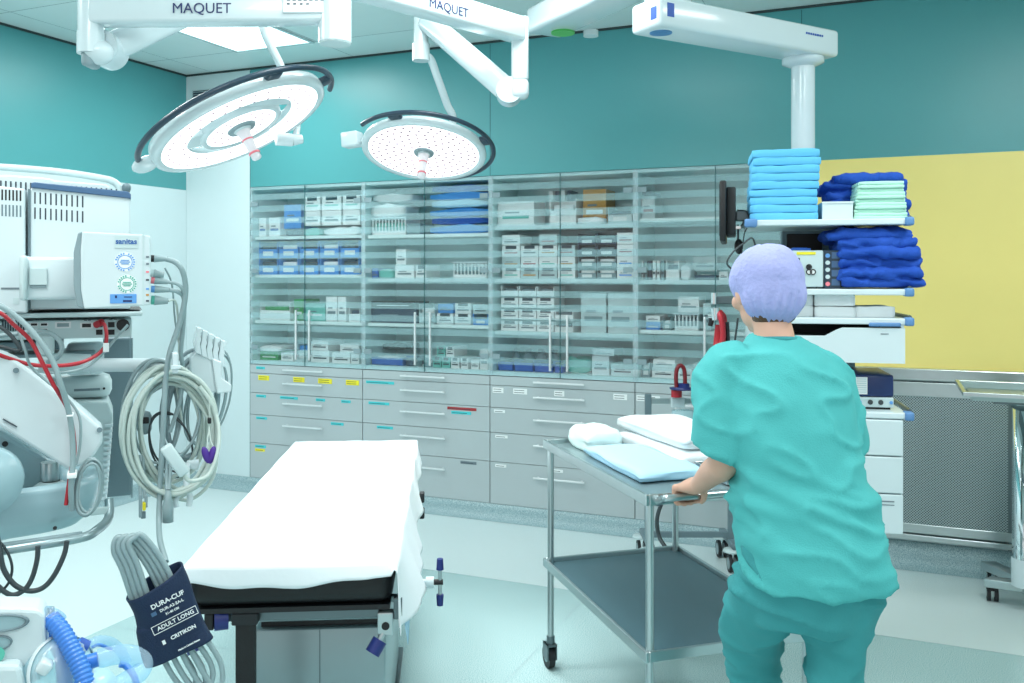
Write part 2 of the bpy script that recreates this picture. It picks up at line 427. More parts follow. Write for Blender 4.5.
def cove(mb, p0, p1, n, h):               # coved skirting swept along a wall; n points into the room
    prof = [(0.0, h), (0.006, h), (0.008, 0.06), (0.014, 0.035), (0.03, 0.014), (0.055, 0.004), (0.06, 0.001)]
    p0 = Vector(p0); p1 = Vector(p1); n = Vector(n); vs = []
    for (a, z) in prof: vs.append(p0+n*a+Vector((0, 0, z)))
    for (a, z) in prof: vs.append(p1+n*a+Vector((0, 0, z)))
    k = len(prof); mb.raw(vs, [[i, i+1, k+i+1, k+i] for i in range(k-1)], 'cove', True)
m = MB(); cove(m, (LX, BY, 0), (CEX, BY, 0), (0, -1, 0), ZB); cove(m, (CEX, BY, 0), (RX, BY, 0), (0, -1, 0), 0.14)
m.box(PX, CEX, BY, BY+0.05, 0, ZB, 'cove'); m.build('baseboard_back', kind='structure')
m = MB(); cove(m, (LX, NY, 0), (LX, BY, 0), (1, 0, 0), ZB); m.build('baseboard_left', kind='structure')
# air grille high on the white panel
m = MB(); gx0, gx1 = -4.72, -4.30
t = thing('wall_vent', 'small slotted air grille high on the white wall strip in the corner', 'air vent', (gx0, BY, 2.75))
m.box(gx0, gx1, BY-0.012, BY, 2.70, 2.885, 'pale_plastic', 0.003); m.box(gx0+.012, gx1-.012, BY-0.013, BY-0.011, 2.712, 2.873, 'print_dark'); m.build('frame', t)
m = MB()
for k in range(9): m.box(gx0+.012, gx1-.012, BY-0.018, BY-0.010, 2.716+k*0.018, 2.722+k*0.018, 'grey_plastic')
m.build('slats', t)

# ------------------------------------------------------------------ perforated steel radiator panel and rails under the yellow wall
t = thing('perforated_panel', 'perforated stainless steel wall panel between steel rails below the yellow wall', 'wall panel', (CEX+1, BY, 0.16))
px1 = 0.53
m = MB(); m.box(CEX+.01, px1, BY-0.03, BY-0.01, 0.23, 0.93, 'perforated_steel'); m.build('perforated_sheet', t)
m = MB(); m.box(px1+0.02, RX-0.01, BY-0.03, BY-0.01, 0.23, 0.93, 'perforated_steel'); m.build('perforated_sheet', t)
m = MB(); m.box(px1, px1+0.02, BY-0.034, BY-0.008, 0.15, 0.99, 'steel_dark'); m.build('joint_strip', t)
m = MB(); m.box(CEX+.01, RX-.01, BY-0.05, BY, 0.985, 1.045, 'steel', 0.004); m.build('top_rail', t)
m = MB(); m.box(CEX+.01, RX-.01, BY-0.035, BY, 0.90, 0.975, 'steel', 0.004); m.build('upper_rail', t)
m = MB(); m.box(CEX+.01, RX-.01, BY-0.045, BY-.005, 0.155, 0.185, 'steel', 0.004); m.box(CEX+.01, RX-.01, BY-0.035, BY-.005, 0.19, 0.24, 'steel', 0.004); m.build('bottom_rail', t)

# ------------------------------------------------------------------ cabinets
NAMES = ['leftmost', 'second from left', 'third from left', 'rightmost']
SHELF_Z = [[1.803, 1.533, 1.21], [1.797, 1.506, 1.21], [1.838, 1.505, 1.178], [1.863, 1.50, 1.207]]
SH0 = 0.925
dz = [(0.841, 0.896), (0.702, 0.838), (0.545, 0.699), (0.362, 0.542), (0.098, 0.359)]
dz1 = [(0.838, 0.896), (0.70, 0.835), (0.545, 0.697), (0.345, 0.542), (0.098, 0.342)]
CELL = {}
STICK = {0: [(0, .06, .14, 'label_cyan'), (1, .08, .18, 'label_yellow'), (1, .40, .50, 'label_yellow'), (1, .62, .74, 'label_yellow'), (1, .86, .97, 'label_yellow'), (2, .06, .15, 'label_cyan'), (2, .28, .44, 'label_cyan'), (2, .60, .68, 'label_cyan'), (2, .82, .90, 'label_cyan'), (3, .06, .16, 'label_cyan'), (3, .73, .84, 'label_cyan'), (4, .05, .15, 'label_cyan'), (4, .05, .14, 'label_yellow')],
         1: [(1, .03, .26, 'label_cyan'), (2, .05, .22, 'label_cyan'), (2, .68, .90, 'print_red'), (2, .71, .86, 'label_cyan'), (3, .12, .25, 'label_cyan'), (4, .78, .90, 'print_grey')],
         2: [(1, .02, .10, 'label_white'), (1, .17, .27, 'label_white'), (1, .46, .53, 'label_white'), (1, .86, .95, 'label_white'), (2, .03, .11, 'label_white'), (3, .04, .13, 'label_white'), (4, .04, .12, 'label_white'), (4, .43, .52, 'label_white')],
         3: [(1, .01, .16, 'label_white'), (2, .3, .4, 'label_white'), (3, .3, .4, 'label_white')]}
for c in range(4):
    x0, x1 = CX[c], CX[c+1]; xm = (x0+x1)/2
    t = thing('medical_cabinet', '%s of the four built-in cabinets, banded glass doors over grey drawers' % NAMES[c], 'cabinet', (xm, BY, ZB), group='built-in glass cabinets along the back wall')
    m = MB()
    m.box(x0, x0+0.016, BY+0.012, BY+DEEP, ZC, ZT, 'cab_inside'); m.box(x1-0.016, x1, BY+0.012, BY+DEEP, ZC, ZT, 'cab_inside')
    m.box(x0+.016, x1-.016, BY+DEEP-0.012, BY+DEEP, ZC, ZT, 'cab_inside'); m.box(x0+.016, x1-.016, BY+0.012, BY+DEEP, ZT-0.02, ZT, 'cab_inside')
    m.box(x0+.016, x1-.016, BY+0.012, BY+DEEP, ZC, SH0, 'shelf_white'); m.box(x0, x1, BY+0.022, BY+DEEP, ZB, ZC-.004, 'laminate_edge')
    m.box(x0+.001, x0+0.014, BY+0.004, BY+.014, ZC, ZT, 'white_plastic'); m.box(x1-0.014, x1-.001, BY+0.004, BY+.014, ZC, ZT, 'white_plastic')
    m.build('carcass', t)
    for z in SHELF_Z[c]:
        m = MB(); m.box(x0+0.018, x1-0.018, BY+0.03, BY+DEEP-0.014, z-0.022, z, 'shelf_white'); m.build('shelf', t)
    for s in (0, 1):
        a, b = (x0+0.002, xm-0.002) if s == 0 else (xm+0.002, x1-0.002)
        m = MB(); m.box(a, b, BY-0.004, BY+0.002, ZC+0.003, ZT-0.002, 'banded_glass'); d = m.build('glass_door', t)
        m = MB()
        hx = xm-0.055 if s == 0 else xm+0.055
        m.box(hx-.007, hx+.007, BY-0.035, BY-0.022, 0.945, 1.29, 'alu', 0.004); m.box(hx-.005, hx+.005, BY-0.025, BY-0.004, 0.965, 0.98, 'alu'); m.box(hx-.005, hx+.005, BY-0.025, BY-0.004, 1.255, 1.27, 'alu')
        m.build('handle', d)
        for z in (2.03, 1.56, 1.02):
            e = a+0.012 if s == 0 else b-0.068
            m = MB(); m.box(e, e+0.056, BY-0.007, BY-0.0042, z-0.016, z+0.016, 'grey_plastic', 0.001); m.build('hinge', d)
        m = MB(); e = b if s == 0 else a-.0015; m.box(e, e+0.0018, BY-.0045, BY+.003, ZC+.003, ZT-.002, 'teal_joint'); m.build('edge_seal', d)
    for k, (z0, z1) in enumerate(dz1 if c == 0 else dz):
        m = MB(); m.box(x0+0.0025, x1-0.0025, BY-0.004, BY+0.018, z0, z1, 'laminate', 0.0015); d = m.build('drawer', t)
        m = MB(); hz = z1-0.022 if k else (z0+z1)/2+.004; h0, h1 = xm-.165, xm+.165
        if k == 4: hz = z1-0.072
        if k in (1, 2, 3): hz = z1-0.058
        m.box(h0, h1, BY-0.038, BY-0.028, hz-.006, hz+.006, 'alu', 0.003); m.box(h0+.02, h0+.03, BY-0.03, BY-0.004, hz-.005, hz+.005, 'alu'); m.box(h1-.03, h1-.02, BY-0.03, BY-0.004, hz-.005, hz+.005, 'alu')
        m.build('handle', d)
        q = [(s[1], s[2], s[3]) for s in STICK[c] if s[0] == k]
        for i, (f0, f1, mt) in enumerate(q):
            m = MB(); zt = z1-0.012-(0.026 if (mt == 'label_cyan' and i and q[i-1][2] in ('print_red', )) or (mt == 'label_yellow' and i and q[i-1][2] == 'label_cyan') else 0); hh = 0.034 if mt in ('label_yellow', 'label_white') and k == 1 else 0.018
            m.box(x0+CW*f0, x0+CW*f1, BY-0.0055, BY-0.004, zt-hh, zt, mt)
            for j in range(2 if hh > .03 else 1):
                m.box(x0+CW*f0+.006, x0+CW*(f0+(f1-f0)*.8), BY-0.006, BY-0.0054, zt-.012-.014*j, zt-.009-.014*j, 'print_dark')
            m.build('sticker', d)

# ------------------------------------------------------------------ what stands in the cabinets
LV = {0: 'lowest shelf', 1: 'third shelf', 2: 'second shelf', 3: 'top shelf'}
def shelfz(c, lvl): return SH0 if lvl == 0 else SHELF_Z[c][3-lvl]
def ux(u, Y=BY+0.08):           # x on the plane y = Y behind pixel column u
    k = (u-U0)/F; dx = -math.sin(YAW)+k*math.cos(YAW); dy = math.cos(YAW)+k*math.sin(YAW); return Y*dx/dy
def carton(c, lvl, u0, u1, h, mt='box_white', off=0.0, lab='print_grey', kind='carton', yy=0.07, dep=0.2, desc=None, flap=False):
    """a thing on a shelf: seen between pixel columns u0 and u1, h metres tall"""
    Y0 = BY+yy; x0 = max(ux(u0, Y0), CX[c]+0.02); x1 = min(ux(u1, Y0), CX[c+1]-0.02); z0 = shelfz(c, lvl)+off
    CELL.setdefault((c, lvl), []).append(None)
    key = (c, lvl); rec = dict(kind=kind, mt=mt, u=u0, off=off, desc=desc)
    if kind in ('carton', 'binder'):
        t = thing('carton' if kind == 'carton' else 'binder', 'x', 'box' if kind == 'carton' else 'binder', ((x0+x1)/2, Y0+dep/2, z0))
        m = MB(); m.box(x0, x1, Y0, Y0+dep, z0, z0+h, mt, 0.002)
        if flap: m.box(x0+.2*(x1-x0), x1-.2*(x1-x0), Y0-.001, Y0, z0+h*.72, z0+h, 'print_dark')
        m.build('body', t)
        m = MB(); a = (x1-x0)
        m.box(x0+a*.14, x1-a*.14, Y0-0.0015, Y0-.0002, z0+h*.30, z0+h*.42, lab); m.box(x0+a*.2, x1-a*.4, Y0-0.0015, Y0-.0002, z0+h*.52, z0+h*.58, 'print_grey'); m.build('printed_label', t)
    elif kind == 'bin':                # open storage bin with a scooped front
        t = thing('storage_bin', 'x', 'storage bin', ((x0+x1)/2, Y0+dep/2, z0)); m = MB(); th = 0.004
        m.box(x0, x1, Y0, Y0+dep, z0, z0+th, mt); m.box(x0, x0+th, Y0, Y0+dep, z0+th, z0+h, mt); m.box(x1-th, x1, Y0, Y0+dep, z0+th, z0+h, mt)
        m.box(x0+th, x1-th, Y0+dep-th, Y0+dep, z0+th, z0+h, mt); m.box(x0+th, x1-th, Y0, Y0+th, z0+th, z0+h*.55, mt); m.build('body', t)
        m = MB(); a = x1-x0; m.box(x0+a*.22, x1-a*.22, Y0-.0015, Y0-.0002, z0+h*.15, z0+h*.42, 'label_white'); m.build('front_label', t)
        m = MB(); m.box(x0+a*.12, x1-a*.12, Y0+.015, Y0+dep*.8, z0+th, z0+h*.78, lab, 0.006); m.build('contents', t)
    elif kind == 'basket':             # slotted plastic basket
        t = thing('slotted_basket', 'x', 'basket', ((x0+x1)/2, Y0+dep/2, z0)); m = MB(); a = x1-x0
        m.box(x0+.01, x1-.01, Y0, Y0+dep, z0, z0+h*.25, mt); n = max(4, int(a/0.026))
        for k in range(n+1):
            xx = x0+.01+(a-.02-.008)*k/n; m.box(xx, xx+.008, Y0, Y0+.006, z0+h*.25, z0+h*.9, mt)
        m.box(x0+.01, x0+.016, Y0+.006, Y0+dep, z0+h*.25, z0+h*.9, mt); m.box(x1-.016, x1-.01, Y0+.006, Y0+dep, z0+h*.25, z0+h*.9, mt); m.box(x0+.016, x1-.016, Y0+dep-.006, Y0+dep, z0+h*.25, z0+h*.9, mt)
        m.build('body', t)
        m = MB(); m.box(x0, x1, Y0-.008, Y0+.006, z0+h*.9, z0+h, 'white_plastic', .003); m.box(x0, x1, Y0+dep-.006, Y0+dep+.004, z0+h*.9, z0+h, 'white_plastic', .003); m.build('rim', t)
        m = MB(); m.box(x0+.02, x1-.02, Y0+.012, Y0+dep-.012, z0+h*.25, z0+h*.7, lab, 0.01); m.build('contents', t)
    elif kind == 'pack':               # soft plastic-wrapped packet, slightly crumpled
        m = MB(); cxx = (x0+x1)/2; seed = u0*1.37+lvl
        b = bmesh.new(); bmesh.ops.create_cube(b, size=1); bmesh.ops.subdivide_edges(b, edges=b.edges[:], cuts=5, use_grid_fill=True)
        for v in b.verts:
            p = v.co.copy(); r = 1-0.35*(abs(p.x*2)**4)*(1 if True else 0)
            zz = (p.z*r)+0.5; n = noise.noise(Vector((p.x*3+seed, p.y*3, p.z*2)))
            v.co = Vector((cxx+p.x*(x1-x0), Y0+dep/2+p.y*dep*(1-0.08*abs(n)), z0+max(0, zz*h*(0.85+0.3*n*(p.z+.5)))))
        m.bm(b, mt, True); t = m.build('wrapped_packet', None, 'x', 'packet')
    elif kind == 'tray':
        t = thing('storage_tray', 'x', 'tray', ((x0+x1)/2, Y0+dep/2, z0)); m = MB(); a = x1-x0; th = .004
        m.box(x0+.01, x1-.01, Y0, Y0+dep, z0, z0+th, mt); m.prism([(x0+.01, 0), (x1-.01, 0), (x1, h), (x0, h)], -Y0-th, -Y0, mt, Matrix.Rotation(PI/2, 4, 'X'))
        m.box(x0+.004, x0+.01, Y0+th, Y0+dep, z0, z0+h, mt); m.box(x1-.01, x1-.004, Y0+th, Y0+dep, z0, z0+h, mt); m.box(x0+.01, x1-.01, Y0+dep-th, Y0+dep, z0, z0+h, mt)
        for i, v in enumerate(m.v):
            if abs(v.y-Y0) < th*1.5 and v.z < h+.001: v.z += z0
        m.build('body', t)
        m = MB(); m.box(x0+.03, x1-.05, Y0+.03, Y0+dep*.7, z0+th, z0+h*1.12, lab, .008); m.build('contents', t)
    elif kind == 'bottle':
        t = thing('small_bottle', 'x', 'bottle', ((x0+x1)/2, Y0, z0)); r = (x1-x0)/2; m = MB(); M = Matrix.Translation(((x0+x1)/2, Y0+r, z0))
        m.lathe([(0, 0), (r, 0), (r, h*.62), (r*.5, h*.76), (r*.5, h*.82), (0, h*.82)], mt, M, 14); m.build('body', t)
        m = MB(); m.lathe([(0, h*.82), (r*.6, h*.82), (r*.6, h), (0, h)], lab, M, 12, False); m.build('cap', t)
    CELL[key][-1] = (rec, t); return t
B = carton
# leftmost cabinet
B(0, 3, 254, 266, .135, lab='print_blue'); B(0, 3, 269, 280, .135, lab='print_blue')
B(0, 3, 284, 301, .17, 'pack' and 'box_blue', off=.055, lab='label_white', yy=.1); B(0, 3, 286, 303, .05, 'box_dark', kind='pack', yy=.08)
for k, (a, b) in enumerate(((304, 320), (322, 341), (343, 360))):
    B(0, 3, a, b, .10, off=.07, lab='print_dark'); B(0, 3, a, b, .10, off=.172, lab='box_teal', flap=True)
B(0, 3, 304, 320, .062, 'box_teal', kind='pack'); B(0, 3, 324, 359, .066, 'box_white', kind='pack')
for r in range(2):
    for k in range(5):
        B(0, 2, 259+k*20.4, 277.5+k*20.4, .115, 'box_blue', off=.117*r, lab=['print_dark', 'label_white'][k % 2], kind='bin')
B(0, 1, 260, 290, .125, 'box_white', lab='green_box', kind='bin'); B(0, 1, 294, 303, .15, 'green_box', lab='label_white')
B(0, 1, 304, 325, .12, 'box_teal', lab='label_white'); B(0, 1, 326, 337, .17, lab='print_grey'); B(0, 1, 338, 346, .17, lab='print_grey'); B(0, 1, 349, 360, .10, 'box_white', lab='box_dark', kind='bin')
B(0, 1, 262, 292, .018, 'box_dark', off=.17, yy=.1) if False else None
B(0, 0, 260, 278, .06, 'green_box', lab='label_white'); B(0, 0, 260, 280, .045, 'box_white', off=.062, lab='green_box', kind='pack')
B(0, 0, 281, 293, .055, lab='print_grey'); B(0, 0, 297, 308, .14, 'pale_plastic', lab='box_blue', kind='bin'); B(0, 0, 311, 329, .08, lab='print_dark'); B(0, 0, 311, 328, .065, off=.082, lab='print_dark')
B(0, 0, 332, 350, .07, lab='print_dark'); B(0, 0, 340, 359, .06, off=.072, lab='print_dark'); B(0, 0, 351, 359, .068)
# second cabinet
B(1, 3, 370, 407, .12, 'box_white', kind='basket', lab='box_teal'); B(1, 3, 367, 405, .10, 'box_white', off=.122, kind='pack'); B(1, 3, 407, 420, .075, 'box_grey')
B(1, 3, 367, 412, .06, 'white_cloth', off=.225, kind='pack', yy=.09)
for k, h in enumerate((.06, .05, .055, .05, .05, .045)): B(1, 3, 430+k % 2*2, 487, h, ['box_blue', 'cobalt_cloth', 'box_blue', 'sheet_blue'][k % 4], off=[0, .062, .114, .171, .223, .275][k], kind='pack', yy=.06+.01*(k % 3))
B(1, 2, 367, 371, .20, 'label_white', lab='print_blue', kind='bottle'); B(1, 2, 372, 378, .07, 'tray_blue', kind='carton'); B(1, 2, 379, 393, .07, 'box_teal', kind='pack')
B(1, 2, 395, 414, .088, lab='print_grey'); B(1, 2, 416, 426, .088, lab='print_grey', flap=True); B(1, 2, 396, 406, .105, off=.09, lab='print_grey'); B(1, 2, 452, 488, .11, 'box_white', kind='basket', lab='box_grey')
B(1, 1, 368, 417, .10, 'box_dark', lab='print_dark'); B(1, 1, 371, 415, .04, 'black', off=.102, lab='box_white')
B(1, 1, 419, 435, .13, 'pale_plastic', kind='bin', lab='box_white'); B(1, 1, 437, 453, .07, lab='print_dark', flap=True); B(1, 1, 438, 453, .06, 'box_blue', off=.072)
B(1, 1, 455, 471, .068, flap=True); B(1, 1, 455, 471, .068, off=.07, flap=True); B(1, 1, 473, 488, .068, 'box_blue', kind='bin', lab='box_dark'); B(1, 1, 473, 488, .06, off=.07, mt='pale_plastic', lab='print_dark')
B(1, 0, 369, 403, .05, 'tray_blue', kind='tray', lab='box_white'); B(1, 0, 381, 406, .05, 'black', off=.09, kind='pack', yy=.22); B(1, 0, 406, 413, .06, 'box_dark', kind='pack'); B(1, 0, 414, 420, .07, 'box_grey', kind='bottle', lab='box_dark'); B(1, 0, 422, 430, .075, 'clear_plastic', kind='bottle', lab='box_white')
for k in range(3): B(1, 0, 433+k*9, 441+k*9, .068, 'box_teal' if k < 2 else 'box_white', lab='print_dark', flap=True); B(1, 0, 437+k*9, 445+k*9, .068, 'box_teal' if k % 2 == 0 else 'box_white', off=.07, lab='print_dark', flap=True) if k < 2 else None
B(1, 0, 461, 468, .068, flap=True); B(1, 0, 471, 479, .06); B(1, 0, 480, 488, .13, lab='print_grey')
# third cabinet
B(2, 3, 495, 534, .155, 'box_white', lab='box_teal'); B(2, 3, 550, 576, .16, 'box_white', kind='bin', lab='white_cloth', dep=.16)
for k in range(4): B(2, 3, 549+k*6, 553+k*6, .23, 'box_dark' if k % 2 else 'label_white', yy=.25, dep=.14, kind='binder')
B(2, 3, 583, 606, .215, 'kraft', lab='label_white', yy=.1); B(2, 3, 608, 632, .10, 'pale_plastic', kind='bin', lab='box_dark'); B(2, 3, 578, 604, .045, 'white_cloth', kind='pack', yy=.04, dep=.05)
cols = [(502, 520, 4), (521, 538, 3), (539, 557, 4), (558, 575, 3)]
for (a, b, n) in cols:
    for r in range(n): B(2, 2, a, b, .068, ['box_white', 'box_white', 'pale_plastic'][(r+a) % 3], off=.070*r, lab=['print_red', 'kraft', 'box_teal', 'print_dark'][(r*3+a) % 4], flap=(r % 2 == 0))
for (a, b) in ((578, 596), (597, 616)):
    for r in range(4): B(2, 2, a, b, .068, 'box_dark' if r > 1 else 'box_grey', off=.070*r, lab='box_white' if r < 2 else 'box_grey', kind='bin')
for r in range(4): B(2, 2, 617, 634, .068, 'box_white', off=.070*r, lab='print_red' if r > 1 else 'box_blue')
for (a, b, n) in ((501, 518, 4), (519, 536, 4), (537, 554, 4), (555, 573, 2)):
    for r in range(n): B(2, 1, a, b, .062, 'box_white', off=.073*r, lab='print_grey', kind='bin' if r == 3 or a == 555 else 'carton', flap=True)
B(2, 1, 581, 606, .24, 'pale_plastic', lab='box_grey'); B(2, 1, 608, 633, .24, 'pale_plastic', lab='box_grey')
for k in range(3): B(2, 0, 494+k*20, 513+k*20, .055, 'tray_blue', kind='tray', lab='box_dark')
B(2, 0, 554, 563, .05, 'tray_blue', kind='tray', lab='box_dark')
for k in range(4): B(2, 0, 508+k*13, 519+k*13, .12, 'clear_plastic', yy=.28, kind='bottle', lab='box_dark')
B(2, 0, 566, 590, .10, 'box_teal', kind='pack', yy=.12); B(2, 0, 592, 609, .115, 'white_plastic', lab='print_grey'); B(2, 0, 592, 634, .022, 'white_plastic', off=0, yy=.05, dep=.018) if False else None
B(2, 0, 611, 634, .07, 'pale_plastic', lab='print_dark'); B(2, 0, 593, 614, .04, 'white_plastic', off=.117)
# rightmost cabinet
B(3, 3, 639, 655, .135, 'pale_plastic', lab='print_red'); B(3, 3, 642, 653, .03, 'box_dark', off=.137, kind='pack')
for k in range(6): B(3, 2, 640+k*4.2, 643+k*4.2, .115, ['label_white', 'box_grey', 'box_dark', 'label_white'][k % 4], kind='binder', lab='print_dark', dep=.16)
B(3, 2, 666, 679, .115, 'box_white', kind='bin', lab='box_dark'); B(3, 2, 681, 690, .10, 'white_cloth', kind='pack'); B(3, 2, 694, 717, .03, 'box_dark', kind='tray', lab='box_white'); B(3, 2, 719, 728, .05, 'box_white')
B(3, 2, 693, 717, .09, 'pale_plastic', off=.05, yy=.2, dep=.12)
B(3, 1, 646, 660, .045, 'box_blue', off=.0, lab='label_white'); B(3, 1, 646, 660, .035, 'box_white', off=.047); B(3, 1, 663, 671, .07, 'box_grey', kind='bin', lab='box_white'); B(3, 1, 673, 700, .10, 'box_white', lab='print_grey', kind='basket'); B(3, 1, 678, 699, .09, 'box_white', off=.105, lab='print_grey'); B(3, 1, 703, 711, .16, 'pale_plastic')
B(3, 0, 640, 650, .09, 'box_grey', kind='bin', lab='box_white'); B(3, 0, 652, 674, .06, 'box_white', lab='print_dark'); B(3, 0, 653, 675, .045, off=.062, lab='print_dark', mt='box_white'); B(3, 0, 678, 692, .06); B(3, 0, 693, 707, .09, 'pale_plastic', lab='print_grey')
# labels by look and place
CNAME = {'box_white': 'white', 'box_blue': 'light blue', 'box_dark': 'dark', 'box_teal': 'pale green', 'box_grey': 'grey', 'green_box': 'green', 'kraft': 'brown', 'pale_plastic': 'pale grey', 'tray_blue': 'bright blue',
         'label_white': 'white', 'white_plastic': 'white', 'white_cloth': 'white', 'black': 'black', 'cobalt_cloth': 'deep blue', 'sheet_blue': 'pale blue', 'clear_plastic': 'clear'}
KN = {'carton': 'carton', 'binder': 'slim upright binder', 'bin': 'open bin', 'basket': 'slotted basket', 'pack': 'wrapped packet', 'tray': 'shallow tray', 'bottle': 'small bottle'}
KC = {'carton': 'cartons', 'binder': 'binders', 'bin': 'bins', 'basket': 'baskets', 'pack': 'packets', 'tray': 'trays', 'bottle': 'bottles'}
ORD = ['first', 'second', 'third', 'fourth', 'fifth', 'sixth', 'seventh', 'eighth', 'ninth', 'tenth', 'eleventh', 'twelfth', 'thirteenth', 'fourteenth', 'fifteenth', 'sixteenth']
CN2 = ['leftmost', 'second', 'third', 'rightmost']
for (c, l), lst in CELL.items():
    us = sorted(set(round(q[0]['u']) for q in lst))
    for (r, t) in lst:
        same = sorted([q[0]['off'] for q in lst if round(q[0]['u']) == round(r['u'])])
        lev = '' if len(same) == 1 else (', stack bottom' if r['off'] == same[0] else ', stack top' if r['off'] == same[-1] else ', %s up' % ORD[same.index(r['off'])])
        t['label'] = '%s %s, %s from left, %s of %s cabinet%s' % (CNAME.get(r['mt'], 'pale'), KN[r['kind']], ORD[us.index(round(r['u']))], LV[l], CN2[c], lev)
        t['group'] = '%s on the %s of the %s cabinet' % (KC[r['kind']], LV[l], CN2[c])
# ------------------------------------------------------------------ surgical lamps on their jointed ceiling arms
CR = CAMROT
def disc_frame(center, tilt, ratio):
    """orientation of a round lamp whose underside shows as an ellipse: tilt of the long axis, short/long ratio"""
    r = (center-Vector((0, 0, EYE))).normalized(); e1 = r.cross(Vector((0, 0, 1))).normalized(); e2 = e1.cross(r)
    a = math.radians(tilt); s = math.sqrt(1-ratio*ratio)
    n = (e1*math.sin(a)-e2*math.cos(a))*s-r*ratio           # underside normal
    X = (e1*math.cos(a)+e2*math.sin(a)).normalized()
    Z = -n.normalized(); Y = Z.cross(X)                      # local +Z = lamp's back
    return Matrix(((X.x, Y.x, Z.x, center.x), (X.y, Y.y, Z.y, center.y), (X.z, Y.z, Z.z, center.z), (0, 0, 0, 1)))
def arc_ring(mb, M, R, a0, a1, z, r, mt, n=28, zf=None):
    pts = [M @ Vector((R*math.cos(math.radians(a0+(a1-a0)*k/n)), R*math.sin(math.radians(a0+(a1-a0)*k/n)), z)) for k in range(n+1)]
    mb.tube(pts, r, mt, 8, 1)
def surgical_lamp(t, M, R, style, n_dir_power, ring, lugs):
    m = MB(CR)
    if style == 'ring':      # outer annulus, open crescent gap, inner disc
        m.lathe([(R*.60, .004), (R*.60, .028), (R*.68, .045), (R*.9, .05), (R*.985, .035), (R, .012), (R*.985, -.006), (R*.93, -.010), (R*.90, -.006)], 'white_enamel', M, 56)
        m.lathe([(0, .05), (R*.38, .045), (R*.46, .03), (R*.475, .008), (R*.455, -.008), (R*.40, -.006)], 'white_enamel', M, 48)
        m.build('lamp_housing', t)
        m = MB(CR)
        m.lathe([(R*.90, -.006), (R*.62, -.004), (R*.60, .004)], 'lamp_glow', M, 56); m.lathe([(R*.40, -.006), (R*.15, -.004)], 'lamp_glow', M, 48)
    else:
        m.lathe([(0, .07), (R*.5, .065), (R*.85, .05), (R*.985, .025), (R, .008), (R*.985, -.008), (R*.91, -.010), (R*.885, -.004)], 'white_enamel', M, 56); m.build('lamp_housing', t)
        m = MB(CR); m.lathe([(R*.885, -.004), (R*.15, -.002), (0, -.002)], 'lamp_glow', M, 56)
    k = 0
    if style == 'ring': rows = [(R*.66, 26), (R*.82, 34), (R*.33, 14), (R*.24, 10)]
    else: rows = [(R*.24, 10), (R*.36, 16), (R*.48, 22), (R*.60, 28), (R*.72, 32), (R*.82, 36)]
    for (q, n) in rows:
        for i in range(n):
            a = 2*PI*(i+.3*k)/n; c = M @ Vector((q*math.cos(a), q*math.sin(a), -.0065)); c2 = M @ Vector((q*math.cos(a), q*math.sin(a), -.0085))
            m.cyl(c, c2, .006 if style != 'ring' else .0045, 'lens_pink', seg=8)
        k += 1
    m.build('lamp_glass', t)
    if style == 'ring':
        for a in (78, 198, 318):
            m = MB(CR); A = Matrix.Rotation(math.radians(a), 4, 'Z'); m.box(R*.44, R*.63, -.055 if a != 318 else -.12, .055 if a != 318 else .12, .0, .03, 'white_enamel', .004, M @ A); m.build('bridge', t)
    m = MB(CR); m.lathe([(0, -.012), (R*.15, -.012), (R*.165, -.004), (R*.16, .0)], 'grey_plastic', M, 32)
    m.lathe([(0, -.02), (R*.09, -.018), (R*.1, -.012)], 'white_plastic', M, 24); m.build('centre_hub', t)
    m = MB(CR); m.lathe([(0, -.135), (.013, -.135), (.018, -.13), (.017, -.09), (.020, -.06), (.022, -.03), (.028, -.018)], 'lamp_handle', M, 20); h = m.build('sterile_handle', t)
    m = MB(CR)
    for z in (-.105, -.05): m.lathe([(.0195, z), (.0215, z-.003), (.0215, z-.007), (.0185, z-.008)], 'marker_red', M @ Matrix.Scale(1, 4), 20)
    m.build('red_mark', h)
    m = MB(CR)
    arc_ring(m, M, R*1.11, ring[0], ring[1], .022, .011, 'slate_dark', 44); 
    for a in lugs:
        A = Matrix.Rotation(math.radians(a), 4, 'Z'); m.box(R*.90, R*1.11, -.03, .03, .008, .032, 'slate_dark', .01, M @ A)
    m.build('grab_rail', t)
    c = CR @ (M @ Vector((0, 0, -.03))); nrm = (CR.to_3x3() @ (M.to_3x3() @ Vector((0, 0, -1))))
    l = bpy.data.lights.new('lamp_beam', 'SPOT'); l.energy = n_dir_power; l.spot_size = math.radians(62); l.spot_blend = .8; l.shadow_soft_size = R*.8; l.color = (1, .99, .97)
    o = bpy.data.objects.new('lamp_beam', l); COL.objects.link(o); q = (-nrm).to_track_quat('Z', 'Y'); M4 = q.to_matrix().to_4x4(); M4.translation = c+nrm*.12
    o.matrix_world = M4

HUBD = 3.1
def vcyl(mb, u, v0, v1, d, r, mt, seg=20, r1=None):
    a = C(u, v0, d); b = C(u, v1, d); mb.cyl(a, b, r, mt, r1, seg)
# one thing: both jointed arms hang on one ceiling spindle, but each arm with its lamp swings by itself
hub = C(335, 10, HUBD)
t = thing('ceiling_mount', 'white round ceiling spindle that carries both surgical lamp arms', 'ceiling mount', (hub.x, hub.y, 2.62), CR)
m = MB(CR); m.cyl((hub.x, hub.y, 2.62), (hub.x, hub.y, CEIL-.04), .06, 'white_enamel', seg=28); m.build('spindle', t)
m = MB(CR); m.lathe([(0, CEIL-.001), (.17, CEIL-.001), (.17, CEIL-.02), (.12, CEIL-.07), (.06, CEIL-.08)], 'white_enamel', Matrix.Translation((hub.x, hub.y, 0)), 32); m.build('ceiling_cover', t)

